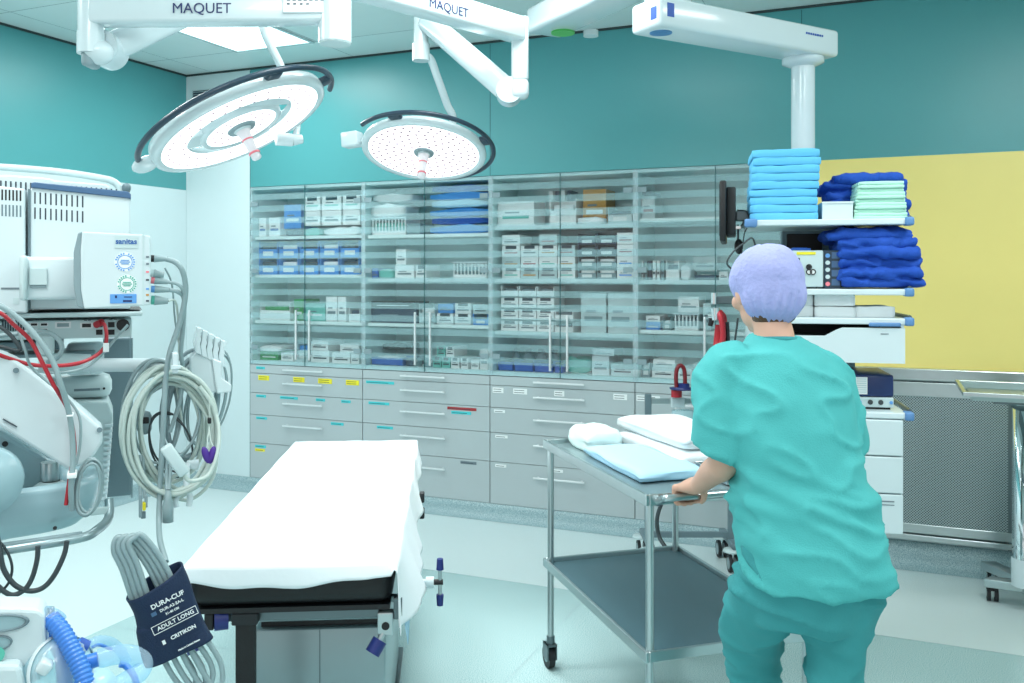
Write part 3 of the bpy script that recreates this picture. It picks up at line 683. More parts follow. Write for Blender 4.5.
# --- near lamp on the left
L1 = C(241, 127, 3.3); M1 = disc_frame(L1, 27, .31); R1 = .338
t = thing('surgical_lamp', 'large tilted surgical lamp with open ring gap on the left jointed arm', 'surgical lamp', L1, CR, 'surgical lamps')
surgical_lamp(t, M1, R1, 'ring', 60, (-192, 14), (-178, -60, -5))
zb = C(200, 24, HUBD).z; zt = zb+.10; zm = (zb+zt)/2
e1 = C(92, 20, HUBD+.02)
m = MB(CR); m.beam((hub.x, hub.y, zm), (e1.x, e1.y, zm), .085, zt-zb, 'white_enamel', .012)
m.box(hub.x-.17, hub.x+.0, hub.y-.046, hub.y-.02, zb+.025, zt-.02, 'white_enamel', .004); m.build('main_arm', t)
fr = (Vector((e1.x, e1.y, zm))-Vector((hub.x, hub.y, zm))).normalized()
yb = hub.y+(C(205, 20, HUBD).x-hub.x)*fr.y/fr.x
text(m, 'MAQUET', .050, axes((C(205, 20, HUBD).x, yb-.0445, C(205, 11.5, HUBD).z), (1, 0, 0), (0, 0, 1)), 'ink_navy', t, 'maker_lettering', CR)
m = MB(CR)
for i, (a, b) in enumerate(((.20, .27), (.28, .31), (.32, .40))):
    pass
for i in range(7): m.box(hub.x-.155+i*.019, hub.x-.143+i*.019, hub.y-.0475, hub.y-.046, zt-.035, zt-.031, 'print_grey'); 
for i in range(4): m.box(hub.x-.155+i*.022, hub.x-.145+i*.022, hub.y-.0475, hub.y-.046, zt-.047, zt-.042, 'print_dark')
m.build('type_plate_print', t)
m = MB(CR); m.cyl((hub.x, hub.y, zb-.065), (hub.x, hub.y, zb+.12), .056, 'white_enamel', seg=28); m.cyl((hub.x, hub.y, zb-.07), (hub.x, hub.y, zb-.064), .054, 'pale_plastic', seg=28); m.build('hub_joint', t)
m = MB(CR); vcyl(m, 91, -14, 33, HUBD+.02, .043, 'white_enamel', 24); vcyl(m, 91, 33, 54, HUBD+.02, .046, 'white_enamel', 24)
j = C(98, 52, HUBD+.03); m.ball(j, (.055, .05, .045), 'white_enamel'); m.box(j.x-.045, j.x-.005, j.y-.04, j.y+.04, j.z-.055, j.z, 'grey_plastic', .012); m.build('elbow', t)
k1 = C(250, -18, 3.55); s0 = C(106, 50, HUBD+.09)
m = MB(CR); m.cyl(s0+Vector((0, -.05, 0)), s0+Vector((0, .05, 0)), .062, 'white_enamel', seg=28); m.beam(s0, k1, .085, .10, 'white_enamel', .035); m.build('spring_arm', t)
y1 = M1 @ Vector((R1*.45, R1*.75, .045)); 
m = MB(CR); m.cyl(k1+Vector((0, 0, .05)), k1+Vector((0, 0, -.10)), .033, 'white_enamel', seg=20)
back = M1 @ Vector((R1*.15, R1*1.18, .10)); ylug = M1 @ Vector((R1*.1, R1*1.02, .03))
tip = C(284, 76, 3.5)
m.tube([k1+Vector((0, 0, -.08)), C(258, 12, 3.56), C(266, 36, 3.54), tip, M1 @ Vector((R1*.5, R1*.5, .09)), M1 @ Vector((R1*.2, R1*.2, .055))], .016, 'white_enamel', 10, 6); m.build('yoke', t)
m = MB(CR); p = M1 @ Vector((R1*.62, -R1*.86, .05)); p2 = C(296, 137, 3.32)
m.cyl(C(276, 139, 3.55), C(292, 140, 3.58), .026, 'white_enamel', seg=20); m.cyl(C(292, 140, 3.58), C(302, 139, 3.6), .024, 'white_enamel', .018, 20); m.tube([C(296, 136, 3.6), C(297, 122, 3.62), M1 @ Vector((R1*.7, R1*.3, .09))], .014, 'white_enamel'); m.build('side_handle', t)
m = MB(CR); p = M1 @ Vector((-R1*1.06, -.02, .012)); m.ball(p, (.05, .05, .026), 'white_enamel', M1.to_3x3().to_4x4()); m.build('rail_end_cap', t)

# --- far lamp
L2 = C(424, 152, 4.2); M2 = disc_frame(L2, -6, .455); R2 = .293
t = thing('surgical_lamp', 'smaller fully round surgical lamp dotted with lenses on the right jointed arm', 'surgical lamp', L2, CR, 'surgical lamps')
surgical_lamp(t, M2, R2, 'full', 100, (-152, 66), (-118, -28))
z2 = C(515, 42, 3.77).z; e2 = C(519, 30, 3.77); zc2 = z2+.05
m = MB(CR); m.beam((hub.x, hub.y, zc2), (e2.x, e2.y, zc2), .09, .10, 'white_enamel', .014); m.build('main_arm', t)
fr = (Vector((e2.x, e2.y, 0))-Vector((hub.x, hub.y, 0))).normalized(); nn = Vector((fr.y, -fr.x, 0))
kk = (C(441, 10, 3.45).x-hub.x)/fr.x; 
text(m, 'MAQUET', .050, axes(Vector((hub.x, hub.y, zc2-.012))+fr*kk+nn*.0465, fr, (0, 0, 1)), 'ink_navy', t, 'maker_lettering', CR)
m = MB(CR); m.cyl((hub.x, hub.y, z2-.02), (hub.x, hub.y, z2+.12), .055, 'white_enamel', seg=28); m.build('hub_joint', t)
ee = C(520, 60, 3.78)
m = MB(CR); m.box(ee.x-.036, ee.x+.036, ee.y-.04, ee.y+.04, C(0, 82, 3.78).z, z2+.105, 'white_enamel', .012); m.box(ee.x-.038, ee.x+.038, ee.y-.045, ee.y+.045, C(0, 99, 3.78).z, C(0, 80, 3.78).z, 'white_enamel', .02)
m.box(ee.x-.05, ee.x-.02, ee.y-.03, ee.y+.03, C(0, 104, 3.78).z, C(0, 97, 3.78).z, 'grey_plastic', .006); m.build('elbow', t)
s0 = C(509, 92, 3.80); k2 = C(424, 18, 4.15)
m = MB(CR); m.cyl(s0+Vector((0, -.055, 0)), s0+Vector((0, .055, 0)), .055, 'white_enamel', seg=28); m.beam(s0, k2, .085, .10, 'white_enamel', .035); m.build('spring_arm', t)
kj = C(421, 20, 4.16)
m = MB(CR); m.cyl((kj.x, kj.y, kj.z+.02), (kj.x, kj.y, C(0, 44, 4.16).z), .034, 'white_enamel', seg=20); m.cyl((kj.x, kj.y, C(0, 44, 4.16).z), (kj.x, kj.y, C(0, 61, 4.16).z), .041, 'white_enamel', seg=20)
m.tube([C(424, 54, 4.16), C(431, 60, 4.18), C(437, 76, 4.22), C(447, 104, 4.3), C(453, 121, 4.34), M2 @ Vector((R2*.3, R2*.5, .08)), M2 @ Vector((R2*.1, R2*.1, .07))], .019, 'white_enamel', 10, 6); m.build('yoke', t)
m = MB(CR); m.box(*[0]*0, x0=0, x1=0, y0=0, y1=0, z0=0, z1=0, m='white_enamel') if False else None
p = M2 @ Vector((-R2*1.02, 0, .03)); q = C(344, 141, 4.2)
m.beam(p, q, .075, .07, 'white_enamel', .008); m.build('side_handle', t)

# ------------------------------------------------------------------ ceiling pendant: two arms from one hub, column and equipment rack
PH = C(668, 0, 3.42)
t = thing('ceiling_mount', 'white ceiling column at the top edge that carries the two equipment arms', 'ceiling mount', (PH.x, PH.y, 2.8), CR)
m = MB(CR); m.cyl((PH.x, PH.y, 2.80), (PH.x, PH.y, CEIL-.001), .11, 'white_enamel', seg=32); m.build('column', t)
m = MB(CR); m.lathe([(0, CEIL-.002), (.26, CEIL-.002), (.25, CEIL-.04), (.12, CEIL-.06)], 'white_enamel', Matrix.Translation((PH.x, PH.y, 0)), 32); m.build('ceiling_cover', t)
t = thing('pendant_arm', 'white ceiling arm with a green disc under its end, left of the blue-dotted arm', 'ceiling arm', (PH.x, PH.y, 2.66), CR)
g0 = C(543, 33, 4.25)
m = MB(CR); m.beam((PH.x, PH.y, 2.72), (g0.x, g0.y, 2.72), .19, .12, 'white_enamel', .02); m.build('arm_body', t)
m = MB(CR); m.cyl((g0.x+.09, g0.y-.08, 2.652), (g0.x+.09, g0.y-.08, 2.661), .055, 'green_dot', seg=24); m.build('green_disc', t)
m = MB(CR); m.cyl((g0.x+.22, g0.y-.08, 2.64), (g0.x+.22, g0.y-.08, 2.665), .035, 'white_enamel', seg=20); m.build('joint', t)
A0 = C(645, 25, 3.30); A1 = C(823, 55, 3.78); zb = C(0, 27, 3.26).z; 
RACKC = C(803, 200, 3.74)
t = thing('equipment_pendant', 'white ceiling arm with blue dots, its round column holding the equipment shelves', 'ceiling pendant', (RACKC.x, RACKC.y, .56), CR)
m = MB(CR); m.beam((A0.x, A0.y, zb+.055), (A1.x, A1.y, zb+.055), .17, .11, 'white_enamel', .016); m.build('arm_body', t)
dr = (Vector((A1.x, A1.y, 0))-Vector((A0.x, A0.y, 0))).normalized(); nr = Vector((dr.y, -dr.x, 0))
A = Vector((A0.x, A0.y, zb))
m = MB(CR); m.cyl(A+dr*.075+Vector((0, 0, -.002)), A+dr*.075+Vector((0, 0, .001)), .042, 'pendant_blue', seg=24); m.build('blue_disc', t)
m = MB(CR); q = A+dr*.05+nr*.0855+Vector((0, 0, .06)); m.beam(q-dr*.016, q+dr*.016, .003, .05, 'print_blue', .001); q = A-dr*.0005+nr*.05+Vector((0, 0, .05)); m.beam(q-nr*.016, q+nr*.016, .003, .045, 'print_blue', .001); m.build('blue_mark', t)
m = MB(CR); e = A+dr*((A1-A0).length-.16)+nr*.0865+Vector((0, 0, .072))
m2_ = axes(e, dr, (0, 0, 1))
text(m, 'trumpf', .022, m2_, 'print_blue', t, 'maker_lettering', CR) if False else None
for i in range(8): m.box(-.04+i*.013, -.031+i*.013, -.004, .004, -.0005, .0005, 'print_blue', 0, m2_)
m.build('maker_print', t)
m = MB(CR); m.cyl((PH.x, PH.y, zb+.11), (PH.x, PH.y, 2.80), .09, 'white_enamel', seg=28)
m.build('hub_joint', t)
zt = zb
m = MB(CR); m.lathe([(.085, zt), (.085, zt-.02), (.06, zt-.03), (.049, zt-.035)], 'white_enamel', Matrix.Translation((RACKC.x, RACKC.y, 0)), 28)
m.cyl((RACKC.x, RACKC.y, 1.80), (RACKC.x, RACKC.y, zt), .048, 'white_enamel', seg=28); m.build('column', t)
# rack, turned a little towards the camera; front edge plane at d=3.42
CRs, Cs = CR, C; CR, C = turned(math.radians(-12)); RACKC = Matrix.Rotation(math.radians(12), 4, 'Z') @ RACKC
rx0 = C(748, 0, 3.42).x; rx1 = C(908, 0, 3.42).x; ry0, ry1 = 3.42, 3.86
m = MB(CR); m.box(RACKC.x-.09, RACKC.x+.20, 3.87, 3.95, .60, 1.80, 'mid_plastic', .006); m.box(RACKC.x-.07, RACKC.x+.07, 3.86, 3.88, 1.50, 1.70, 'black', .004); m.build('rack_spine', t)
def rack_shelf(z, name='shelf'):
    m = MB(CR); m.box(rx0, rx1, ry0, ry1, z-.022, z, 'white_plastic', .004); s = m.build(name, t)
    for x in (rx0-.012, rx1-.01): m = MB(CR); m.box(x, x+.045 if x < (rx0+rx1)/2 else x+.03, ry0-.012, ry0+.045, z-.026, z+.004, 'bumper', .006); m.build('corner_bumper', s)
    for x, e in ((rx1+.012, .004), (rx0-.006, -.004)): m = MB(CR); m.tube([(x, ry0+.03, z+e), (x, ry1-.03, z+e)], .008, 'steel_dark', 8, 1); m.build('side_rail', s)
    return s
ZS = [C(830, 219, 3.42).z, C(830, 289, 3.42).z, C(830, 318, 3.42).z, C(830, 411, 3.42).z]
for z in ZS: rack_shelf(z)
# white drawer with a scooped top edge
z1 = ZS[2]-.022; z0 = C(830, 362, 3.42).z
dx0 = rx0+.01; dx1 = rx1-.012
poly = [(dx0, z0), (dx1, z0), (dx1, z1-.012), (dx1-.21, z1-.012), (dx1-.23, z1-.02), (dx1-.27, z1-.042), (dx1-.38, z1-.042), (dx1-.42, z1-.012), (dx0, z1-.012)]
m = MB(CR); RXm = Matrix(((1, 0, 0, 0), (0, 0, -1, 0), (0, 1, 0, 0), (0, 0, 0, 1)))
m.prism(poly, -ry0-.004, -ry0+.012, 'white_plastic', RXm); d = m.build('scooped_drawer', t)
m = MB(CR); m.box(dx0, dx1, ry0+.006, ry1-.02, z0+.01, z1-.06, 'white_plastic'); m.box(dx0, dx0+.01, ry0+.006, ry1-.02, z1-.06, z1-.001, 'white_plastic'); m.box(dx1-.01, dx1, ry0+.006, ry1-.02, z1-.06, z1-.001, 'white_plastic'); m.box(dx0+.01, dx1-.01, ry1-.05, ry1-.02, z1-.06, z1-.001, 'black'); m.build('drawer_body', d)
m = MB(CR); m.box(C(868, 0, ry0).x, C(900, 0, ry0).x, ry0-.02, ry0-.012, z1-.006, z1+.008, 'bumper', .004); m.box(C(880, 0, ry0).x, C(888, 0, ry0).x, ry0-.0135, ry0-.0122, z1-.034, z1-.031, 'print_grey'); m.build('label_holder', d)
# drawer block below
m = MB(CR); zz = [ZS[3]-.024, C(830, 454, ry0).z, C(830, 491, ry0).z, C(830, 531, ry0).z]
m.box(rx0+.01, rx1-.015, ry0+.012, ry1, zz[3], zz[0], 'white_plastic', .004); m.build('drawer_block', t)
for k in range(3):
    m = MB(CR); m.box(rx0+.012, rx1-.017, ry0-.006, ry0+.012, zz[k+1]+.003, zz[k]-.002, 'white_plastic', .003); d = m.build('drawer', t)
    if k == 2:
        m = MB(CR); m.box(C(878, 0, ry0).x, C(894, 0, ry0).x, ry0-.0075, ry0-.006, zz[k]-.028, zz[k]-.024, 'print_grey'); m.box(C(880, 0, ry0).x, C(894, 0, ry0).x, ry0-.0075, ry0-.006, zz[k]-.04, zz[k]-.037, 'print_grey'); m.build('printed_label', d)

# folded cloths: one thing per folded piece
def folded(name, label, cat, group, x0, x1, y0, y1, z0, h, mt, seed, fr=CR, plies=2, soft=.6, wr=0.004, sag=0, rot=0):
    """a folded cloth: plies stacked sheets, a rounded fold at the front"""
    m = MB(fr); ph = h/plies
    for p in range(plies):
        ox = noise.noise(Vector((seed, p*2.3, 0)))*wr*2; oy = noise.noise(Vector((seed+5, p*1.7, 0)))*wr*2
        nx, ny = 22, 12
        b = bmesh.new(); bmesh.ops.create_cube(b, size=1); bmesh.ops.subdivide_edges(b, edges=b.edges[:], cuts=9, use_grid_fill=True)
        cx, cy = (x0+x1)/2, (y0+y1)/2
        for v in b.verts:
            q = v.co; ex = abs(q.x*2); ey = abs(q.y*2); ez = abs(q.z*2)
            rr = 1-.5*(ez**2)*0.12*(ex**8+ey**8)
            X = q.x*(x1-x0)*(1-.012*(ez**2)*(ex**6)); Y = q.y*(y1-y0)*(1-.02*(ez**2)*(ey**6))
            Z = (q.z+.5)*ph*0.985*(1-.10*soft*(ex**10)) 
            n = noise.noise(Vector((X*9+seed*3.1, Y*9, p*1.3+seed)))*wr; n2 = noise.noise(Vector((X*28+seed, Y*24, p+seed)))*wr*.5
            zz = z0+p*ph+Z+((n+n2)*(0.0 if (p == 0 and q.z < -.4) else 1))-sag*max(0, ex-.5)**2*ph*(1 if not (p == 0 and q.z < 0) else 0)
            pt = Vector((X+ox+n*.6*(1 if ey > .9 else 0), Y+oy+n*.8, 0)); pt.rotate(Matrix.Rotation(rot, 3, 'Z'))
            v.co = Vector((cx+pt.x, cy+pt.y, zz))
        m.bm(b, mt, True)
    o = m.build(name, None, label, cat, group)
    return o
yk = 3.47
for k in range(9):
    zz0 = ZS[0]+k*.0295; dx_ = [0, -.002, .001, 0, .003, .006, .008, .01, .006][k]
    P = ['bottom', 'second', 'third', 'fourth', 'fifth', 'sixth', 'seventh', 'eighth', 'top'][k]
    folded('folded_drape', 'light blue folded drape, %s' % ('bottom of the tall pile on the top rack shelf' if k == 0 else 'topmost of the tall pile beside the pendant column' if k == 8 else '%s from the bottom of the tall light blue pile' % P), 'folded drape', 'light blue drapes piled on the rack', C(750, 0, yk).x+dx_, C(818, 0, yk).x+dx_, yk, yk+.26, zz0, .0288, 'sky_cloth', k+1, plies=1, wr=.005, rot=.018*math.sin(k*1.9))
t = thing('white_tray', 'small white open box between the light blue pile and the mint green napkins', 'tray', (C(836, 0, yk).x, yk+.1, ZS[0]), CR)
m = MB(CR); bx0, bx1 = C(819, 0, yk).x+.012, C(853, 0, yk).x
m.box(bx0, bx1, yk, yk+.22, ZS[0], ZS[0]+.008, 'white_plastic'); m.box(bx0, bx0+.004, yk+.004, yk+.216, ZS[0]+.008, ZS[0]+.066, 'white_plastic'); m.box(bx1-.004, bx1, yk+.004, yk+.216, ZS[0]+.008, ZS[0]+.066, 'white_plastic'); m.box(bx0, bx1, yk, yk+.004, ZS[0]+.008, ZS[0]+.066, 'white_plastic'); m.box(bx0, bx1, yk+.216, yk+.22, ZS[0]+.008, ZS[0]+.066, 'white_plastic'); m.build('body', t)
m = MB(CR); m.box(bx0-.002, bx1+.002, yk-.003, yk, ZS[0]+.06, ZS[0]+.067, 'white_enamel'); m.build('rim', t)
def bundle(label, u0, u1, y0, y1, z0, layers, mt, seed):
    """a soft heap of folded cloth: overlapping rounded folds fused into one crumpled surface"""
    m = MB(CR); x0 = C(u0, 0, y0).x; x1 = C(u1, 0, y0).x
    for i, (f0, f1, z, h, yo) in enumerate(layers):
        a = x0+(x1-x0)*f0; c = x0+(x1-x0)*f1; q = [(a+(c-a)*k/6, z0+z+h/2+.010*noise.noise(Vector((k*.8+seed, i*2.1, 0)))) for k in range(7)]
        vs = []; fs = []; n = 24
        for k, (x, zc) in enumerate(q):
            e = .72 if k in (0, 6) else 1
            for j in range(n):
                an = 2*PI*j/n; ca = math.cos(an); sa = math.sin(an)
                vs.append((x, (y0+y1)/2+yo+math.copysign(abs(ca)**.6, ca)*(y1-y0)/2*(.94+.06*e), max(z0+.004, zc+math.copysign(abs(sa)**.8, sa)*h/2*e)))
        for k in range(6):
            for j in range(n): j2 = (j+1) % n; fs.append([k*n+j, k*n+j2, (k+1)*n+j2, (k+1)*n+j])
        fs.append(list(range(n))[::-1]); fs.append([6*n+j for j in range(n)]); m.raw(vs, fs, mt, True)
    def d(p, nn):
        g = 1-abs(noise.noise(Vector((p.x*8+seed, p.y*8, p.z*30+p.x*6))))*2.4; g2 = 1-abs(noise.noise(Vector((p.x*16+seed*2, p.y*14, p.z*22-p.x*12))))*2.4
        return (.010*noise.noise(Vector((p.x*12+seed, p.y*12, p.z*20)))+.009*max(-.4, g)+.005*max(-.4, g2))*min(1, max(0, (p.z-z0-.006)/.012))
    return remeshed(m, .0048, 2, 'cloth_bundle', None, d, label, 'cloth bundle', 'cobalt blue cloth bundles on the rack')
bundle('crumpled royal blue cloth bundle on the top rack shelf behind the mint napkins', 826, 912, 3.62, 3.84, ZS[0], [(0.12, .95, 0, .05, 0), (.06, .97, .04, .05, -.01), (.04, .95, .08, .045, 0), (.0, .93, .115, .045, .01), (.12, .85, .135, .05, 0)], 'cobalt_cloth', 2.2)
bundle('folded royal blue cloth heap on the second rack shelf beside the generator', 840, 925, 3.44, 3.72, ZS[1], [(0.04, 1.0, 0, .046, 0), (.02, .96, .034, .046, -.01), (.03, .97, .070, .048, .008), (.02, .93, .108, .046, -.008), (.0, .90, .142, .046, 0), (-.12, .86, .172, .048, .01)], 'cobalt_cloth', 5.5)
for k in range(11):
    folded('folded_napkin', 'pale mint folded napkin%s' % (', topmost of the mint pile on the top rack shelf' if k == 10 else ' in the mint green pile on the top rack shelf'), 'napkin', 'mint green napkins on the rack', C(854+k*.5, 0, 3.46).x, C(908-k*.4, 0, 3.46).x, 3.46+.004*(k % 3), 3.62, ZS[0]+k*.0125+(0 if k < 10 else .001), .0122, 'mint_cloth', 20+k, plies=1, wr=.0015, rot=.02*math.sin(k*2.1))
# generator on the second shelf
gx0, gx1 = C(751, 0, 3.46).x, C(824, 0, 3.46).x; gz = ZS[1]; gh = .142
t = thing('electrosurgical_unit', 'grey medical generator with a lit blue screen on the second rack shelf', 'medical device', ((gx0+gx1)/2, 3.6, gz), CR)
m = MB(CR); m.box(gx0, gx1, 3.47, 3.78, gz+.006, gz+gh, 'pale_plastic', .006); m.box(gx0+.02, gx0+.05, 3.5, 3.53, gz, gz+.01, 'black'); m.box(gx1-.05, gx1-.02, 3.5, 3.53, gz, gz+.01, 'black'); m.box(gx0+.02, gx1-.02, 3.7, 3.74, gz, gz+.01, 'black'); m.build('housing', t)
m = MB(CR); sx0, sx1 = C(763, 0, 3.46).x, C(800, 0, 3.46).x; m.box(sx0, sx1, 3.465, 3.47, gz+.03, gz+gh-.028, 'print_dark', .002); s = m.build('display', t)
m = MB(CR); m.box(sx0+.008, sx1-.022, 3.4635, 3.465, gz+.04, gz+gh-.036, 'screen'); m.box(sx0+.012, sx0+.06, 3.463, 3.4635, gz+.085, gz+.10, 'label_white'); m.build('screen', s)
m = MB(CR)
for (u, v) in ((809, 267), (809, 272), (813, 272)):
    c = C(u, v, 3.462)
    for k in range(1): m.lathe([(.007, 0), (.009, .001), (.011, 0)], 'black', zaxis(c, (0, -1, 0)) if True else None, 16)
    m.cyl(c+Vector((0, .006, 0)), c+Vector((0, 0.002, 0)), .007, 'black' if v == 267 else 'label_white', seg=14)
m.build('control_knobs', t)
m = MB(CR)
for (a, b, mt) in ((757, 764, 'blue_tag'), (767, 778, 'label_yellow'), (797, 816, 'label_yellow')): m.box(C(a, 0, 3.46).x, C(b, 0, 3.46).x, 3.4675, 3.4695, gz+gh-.016, gz+gh-.006, mt)
m.build('colour_tag', t)
nx0, nx1 = C(824.5, 0, 3.46).x, C(842, 0, 3.46).x
t = thing('module_rack', 'narrow navy blue device with a column of sockets, right of the grey generator', 'medical device', ((nx0+nx1)/2, 3.6, gz), CR)
m = MB(CR); m.box(nx0, nx1, 3.47, 3.74, gz, gz+gh, 'navy_dark' if 'navy_dark' in MATS else 'slate_dark', .004); m.build('housing', t)
m = MB(CR)
for k in range(5): c = Vector((nx0+.012, 3.47, gz+.018+k*.026)); m.cyl(c, c+Vector((0, -.006, 0)), .008, ['marker_red', 'pale_plastic', 'pale_plastic', 'pale_plastic', 'blue_tag'][k], seg=14)
m.build('socket', t)
m = MB(CR)
for k in range(4): m.box(nx0+.026, nx1-.006, 3.468, 3.470, gz+.012+k*.033, gz+.036+k*.033, 'slate_blue', .001)
m.build('module_cover', t)
for (nm, a, b, mt, cn) in (('yellow', 768, 786, 'label_yellow', 0), ('blue', 791, 811, 'tray_blue', 1)):
    m = MB(CR); x0_, x1_ = C(a, 0, 3.5).x, C(b, 0, 3.5).x; m.box(x0_, x1_, 3.5, 3.62, gz+gh, gz+gh+.009, mt, .003); m.box(x0_+.01, x1_-.01, 3.53, 3.60, gz+gh+.009, gz+gh+.012, mt, .001)
    m.build('notepad', None, '%s flat pad lying on top of the grey generator' % nm, 'pad')
# towels on shelf 3
for (u0, u1, lv, d, lab) in ((775, 813, 0, 3.5, 'left lower'), (814, 855, 0, 3.48, 'middle lower'), (856, 895, 0, 3.48, 'right'), (776, 813, 1, 3.5, 'left upper'), (815, 855, 1, 3.48, 'middle upper')):
    folded('folded_towel', 'white folded towel, %s one of the five above the scooped drawer' % lab, 'towel', 'white towels above the drawer', C(u0, 0, d).x, C(u1, 0, d).x, d, d+.24, ZS[2]+lv*.042, .041, 'white_cloth', u0*.1+lv, plies=1, wr=.003)
# cautery on shelf 4
t = thing('light_source', 'navy and white box device with four round sockets on the bottom rack shelf', 'medical device', (C(875, 0, 3.46).x, 3.6, ZS[3]), CR)
cx0, cx1 = C(855, 0, 3.47).x, C(895, 0, 3.47).x; cz = ZS[3]
m = MB(CR); m.box(cx0, cx1, 3.49, 3.76, cz+.008, cz+.045, 'pale_plastic', .004); m.box(cx0+.01, cx1-.01, 3.50, 3.74, cz, cz+.01, 'black'); m.build('lower_panel', t)
m = MB(CR); m.box(cx0, cx1, 3.49, 3.76, cz+.046, cz+.128, 'navy_deep', .008); h = m.build('upper_housing', t)
m = MB(CR); m.box(cx0+.004, cx0+.046, 3.487, 3.4895, cz+.055, cz+.118, 'label_white', .001)
for k in range(7): m.box(cx0+.008, cx0+.042, 3.4862, 3.487, cz+.062+k*.008, cz+.065+k*.008, 'pale_plastic')
m.build('white_face', h)
m = MB(CR)
for k in range(4): c = Vector((cx0+.02+k*.036, 3.49, cz+.027)); m.cyl(c, c+Vector((0, -.004, 0)), .009 if k % 3 else .006, ['blue_tag', 'cable_dark', 'cable_dark', 'blue_tag'][k], seg=14)
m.build('socket', t)
# edge-on monitor at the rack's left side
MD = 3.62
t = thing('flat_monitor', 'thin black flat monitor seen edge-on left of the equipment rack', 'monitor', (C(727, 0, MD).x, MD, 1.64), CR)
mx = C(724, 0, MD).x; mz0 = C(830, 242, MD).z; mz1 = C(830, 183, MD).z
MM = Matrix.Translation((mx, MD, 0)) @ Matrix.Rotation(math.radians(-2), 4, 'Z')
m = MB(CR); m.box(-.014, .010, -.19, .19, mz0, mz1, 'black', .006, MM); m.build('bezel', t)
m = MB(CR); m.box(-.0155, -.0142, -.17, .17, mz0+.02, mz1-.012, 'screen_dark', 0, MM); m.build('screen', t)
m = MB(CR); m.box(.010, .045, -.14, .14, mz0+.025, mz1-.02, 'rubber', .006, MM); m.build('rear_housing', t)
m = MB(CR); m.box(.045, .11, -.03, .03, 1.74, 1.78, 'steel_dark', .004, MM); m.build('mount_arm', t)
m = MB(CR); m.tube([(mx+.05, MD-.02, mz1-.1), (mx+.085, MD-.05, mz1-.11), (mx+.09, MD-.06, mz1-.16), (mx+.075, MD-.05, mz0+.03), (mx+.06, MD-.05, mz0-.08), (mx+.045, MD-.05, mz0-.13)], .0022, 'cable_dark', 6); m.build('cable', t)
# hand control hanging beside it
hx = C(738, 0, 3.6).x
t = thing('hand_control', 'black oval hand control hanging on a cable beside the monitor', 'hand control', (hx, 3.58, C(830, 250, 3.6).z), CR)
m = MB(CR); m.tube([(hx+.0, 3.58, C(830, 224, 3.6).z), (hx, 3.58, C(830, 240, 3.6).z)], .004, 'cable_dark'); m.box(hx-.016, hx+.012, 3.565, 3.59, C(830, 229, 3.6).z, C(830, 225, 3.6).z, 'chrome', .003); m.build('cord', t)
m = MB(CR); m.ball((hx+.002, 3.58, C(830, 246, 3.6).z), (.017, .014, .03), 'black'); m.build('grip', t)
m = MB(CR); m.tube([C(756, 247, 3.46), C(752, 238, 3.44), C(744, 243, 3.42), C(733, 252, 3.4), C(727, 263, 3.4), C(733, 270, 3.42), C(742, 275, 3.44)], .0035, 'cable_dark'); m.build('black_cable', None, 'thin black cable looping left of the grey generator', 'cable')
# hoses at the rack's left
t = thing('gas_outlet', 'chrome gas fittings with coiled red hose left of the rack, behind the person', 'gas outlet', (C(716, 0, 3.62).x, 3.62, C(830, 322, 3.62).z), CR)
m = MB(CR); q = lambda u, v, d=3.62: C(u, v, d)
m.cyl(q(714, 293), q(714, 304), .012, 'chrome', seg=16); m.cyl(q(708, 316), q(722, 315), .013, 'chrome', seg=16); m.cyl(q(715, 308), q(716, 320), .018, 'chrome', seg=18); m.beam(q(716, 300, 3.66), q(757, 300, 3.66), .03, .03, 'steel_dark', .004); m.cyl(q(712, 319), q(710, 326), .010, 'black', seg=12); m.build('chrome_fitting', t)
m = MB(CR)
for k in range(3): m.tube([q(718+k, 312), q(721+k*1.5, 318, 3.60+.02*k), q(723+k*1.5-k, 335, 3.60+.02*k), q(719+k, 352, 3.60), q(716+k, 358, 3.6), q(716+k, 345, 3.63), q(718+k, 325, 3.64)], .011, 'red', 10)
m.build('red_hose', t)
m = MB(CR); m.tube([q(727, 322), q(728, 345), q(727, 372)], .008, 'rubber'); m.tube([q(738, 318), q(735, 340), q(731, 362)], .004, 'cable_dark'); m.build('black_hose', t)

CR, C = CRs, Cs
# ------------------------------------------------------------------ operating table
TM = CR @ Matrix.Translation((-.604, 2.45, 0)) @ Matrix.Rotation(math.radians(4.24), 4, 'Z')
t = thing('operating_table', 'operating table with black mattress and steel pedestal in the middle foreground', 'operating table', (0.03, .9, 0), TM)
m = MB(TM); m.box(-.275, .275, .0, 1.80, .622, .738, 'black_pad', .035, seg=4); m.box(-.268, .268, .004, 1.79, .608, .622, 'black'); m.build('mattress', t)
m = MB(TM); m.box(-.24, .25, .03, 1.76, .575, .606, 'steel_dark', .004); m.build('table_frame', t)
for s in (-1, 1):
    m = MB(TM); m.box(s*.292-.005, s*.292+.005, .03, 1.75, .585, .612, 'steel', .002)
    for y in (.12, .7, 1.3, 1.66): m.box(min(s*.25, s*.288), max(s*.25, s*.288), y-.012, y+.012, .59, .606, 'steel')
    m.build('side_rail', t)
m = MB(TM); m.box(-.17, .235, .33, 1.1, .012, .435, 'steel_panel', .006); m.box(.031, .034, .3285, .3305, .02, .43, 'steel_dark'); m.build('pedestal_cover', t)
m = MB(TM); m.box(-.15, .215, .35, 1.06, .436, .452, 'black'); m.box(-.155, .22, .345, 1.07, .452, .49, 'steel_panel', .004); m.box(-.145, .2, .34, 1.04, .49, .512, 'black'); m.box(-.15, .21, .36, 1.05, .512, .574, 'steel', .004); m.build('lift_column', t)
m = MB(TM); m.box(-.20, .25, .30, 1.2, 0, .012, 'steel_dark', .004); m.build('floor_plate', t)
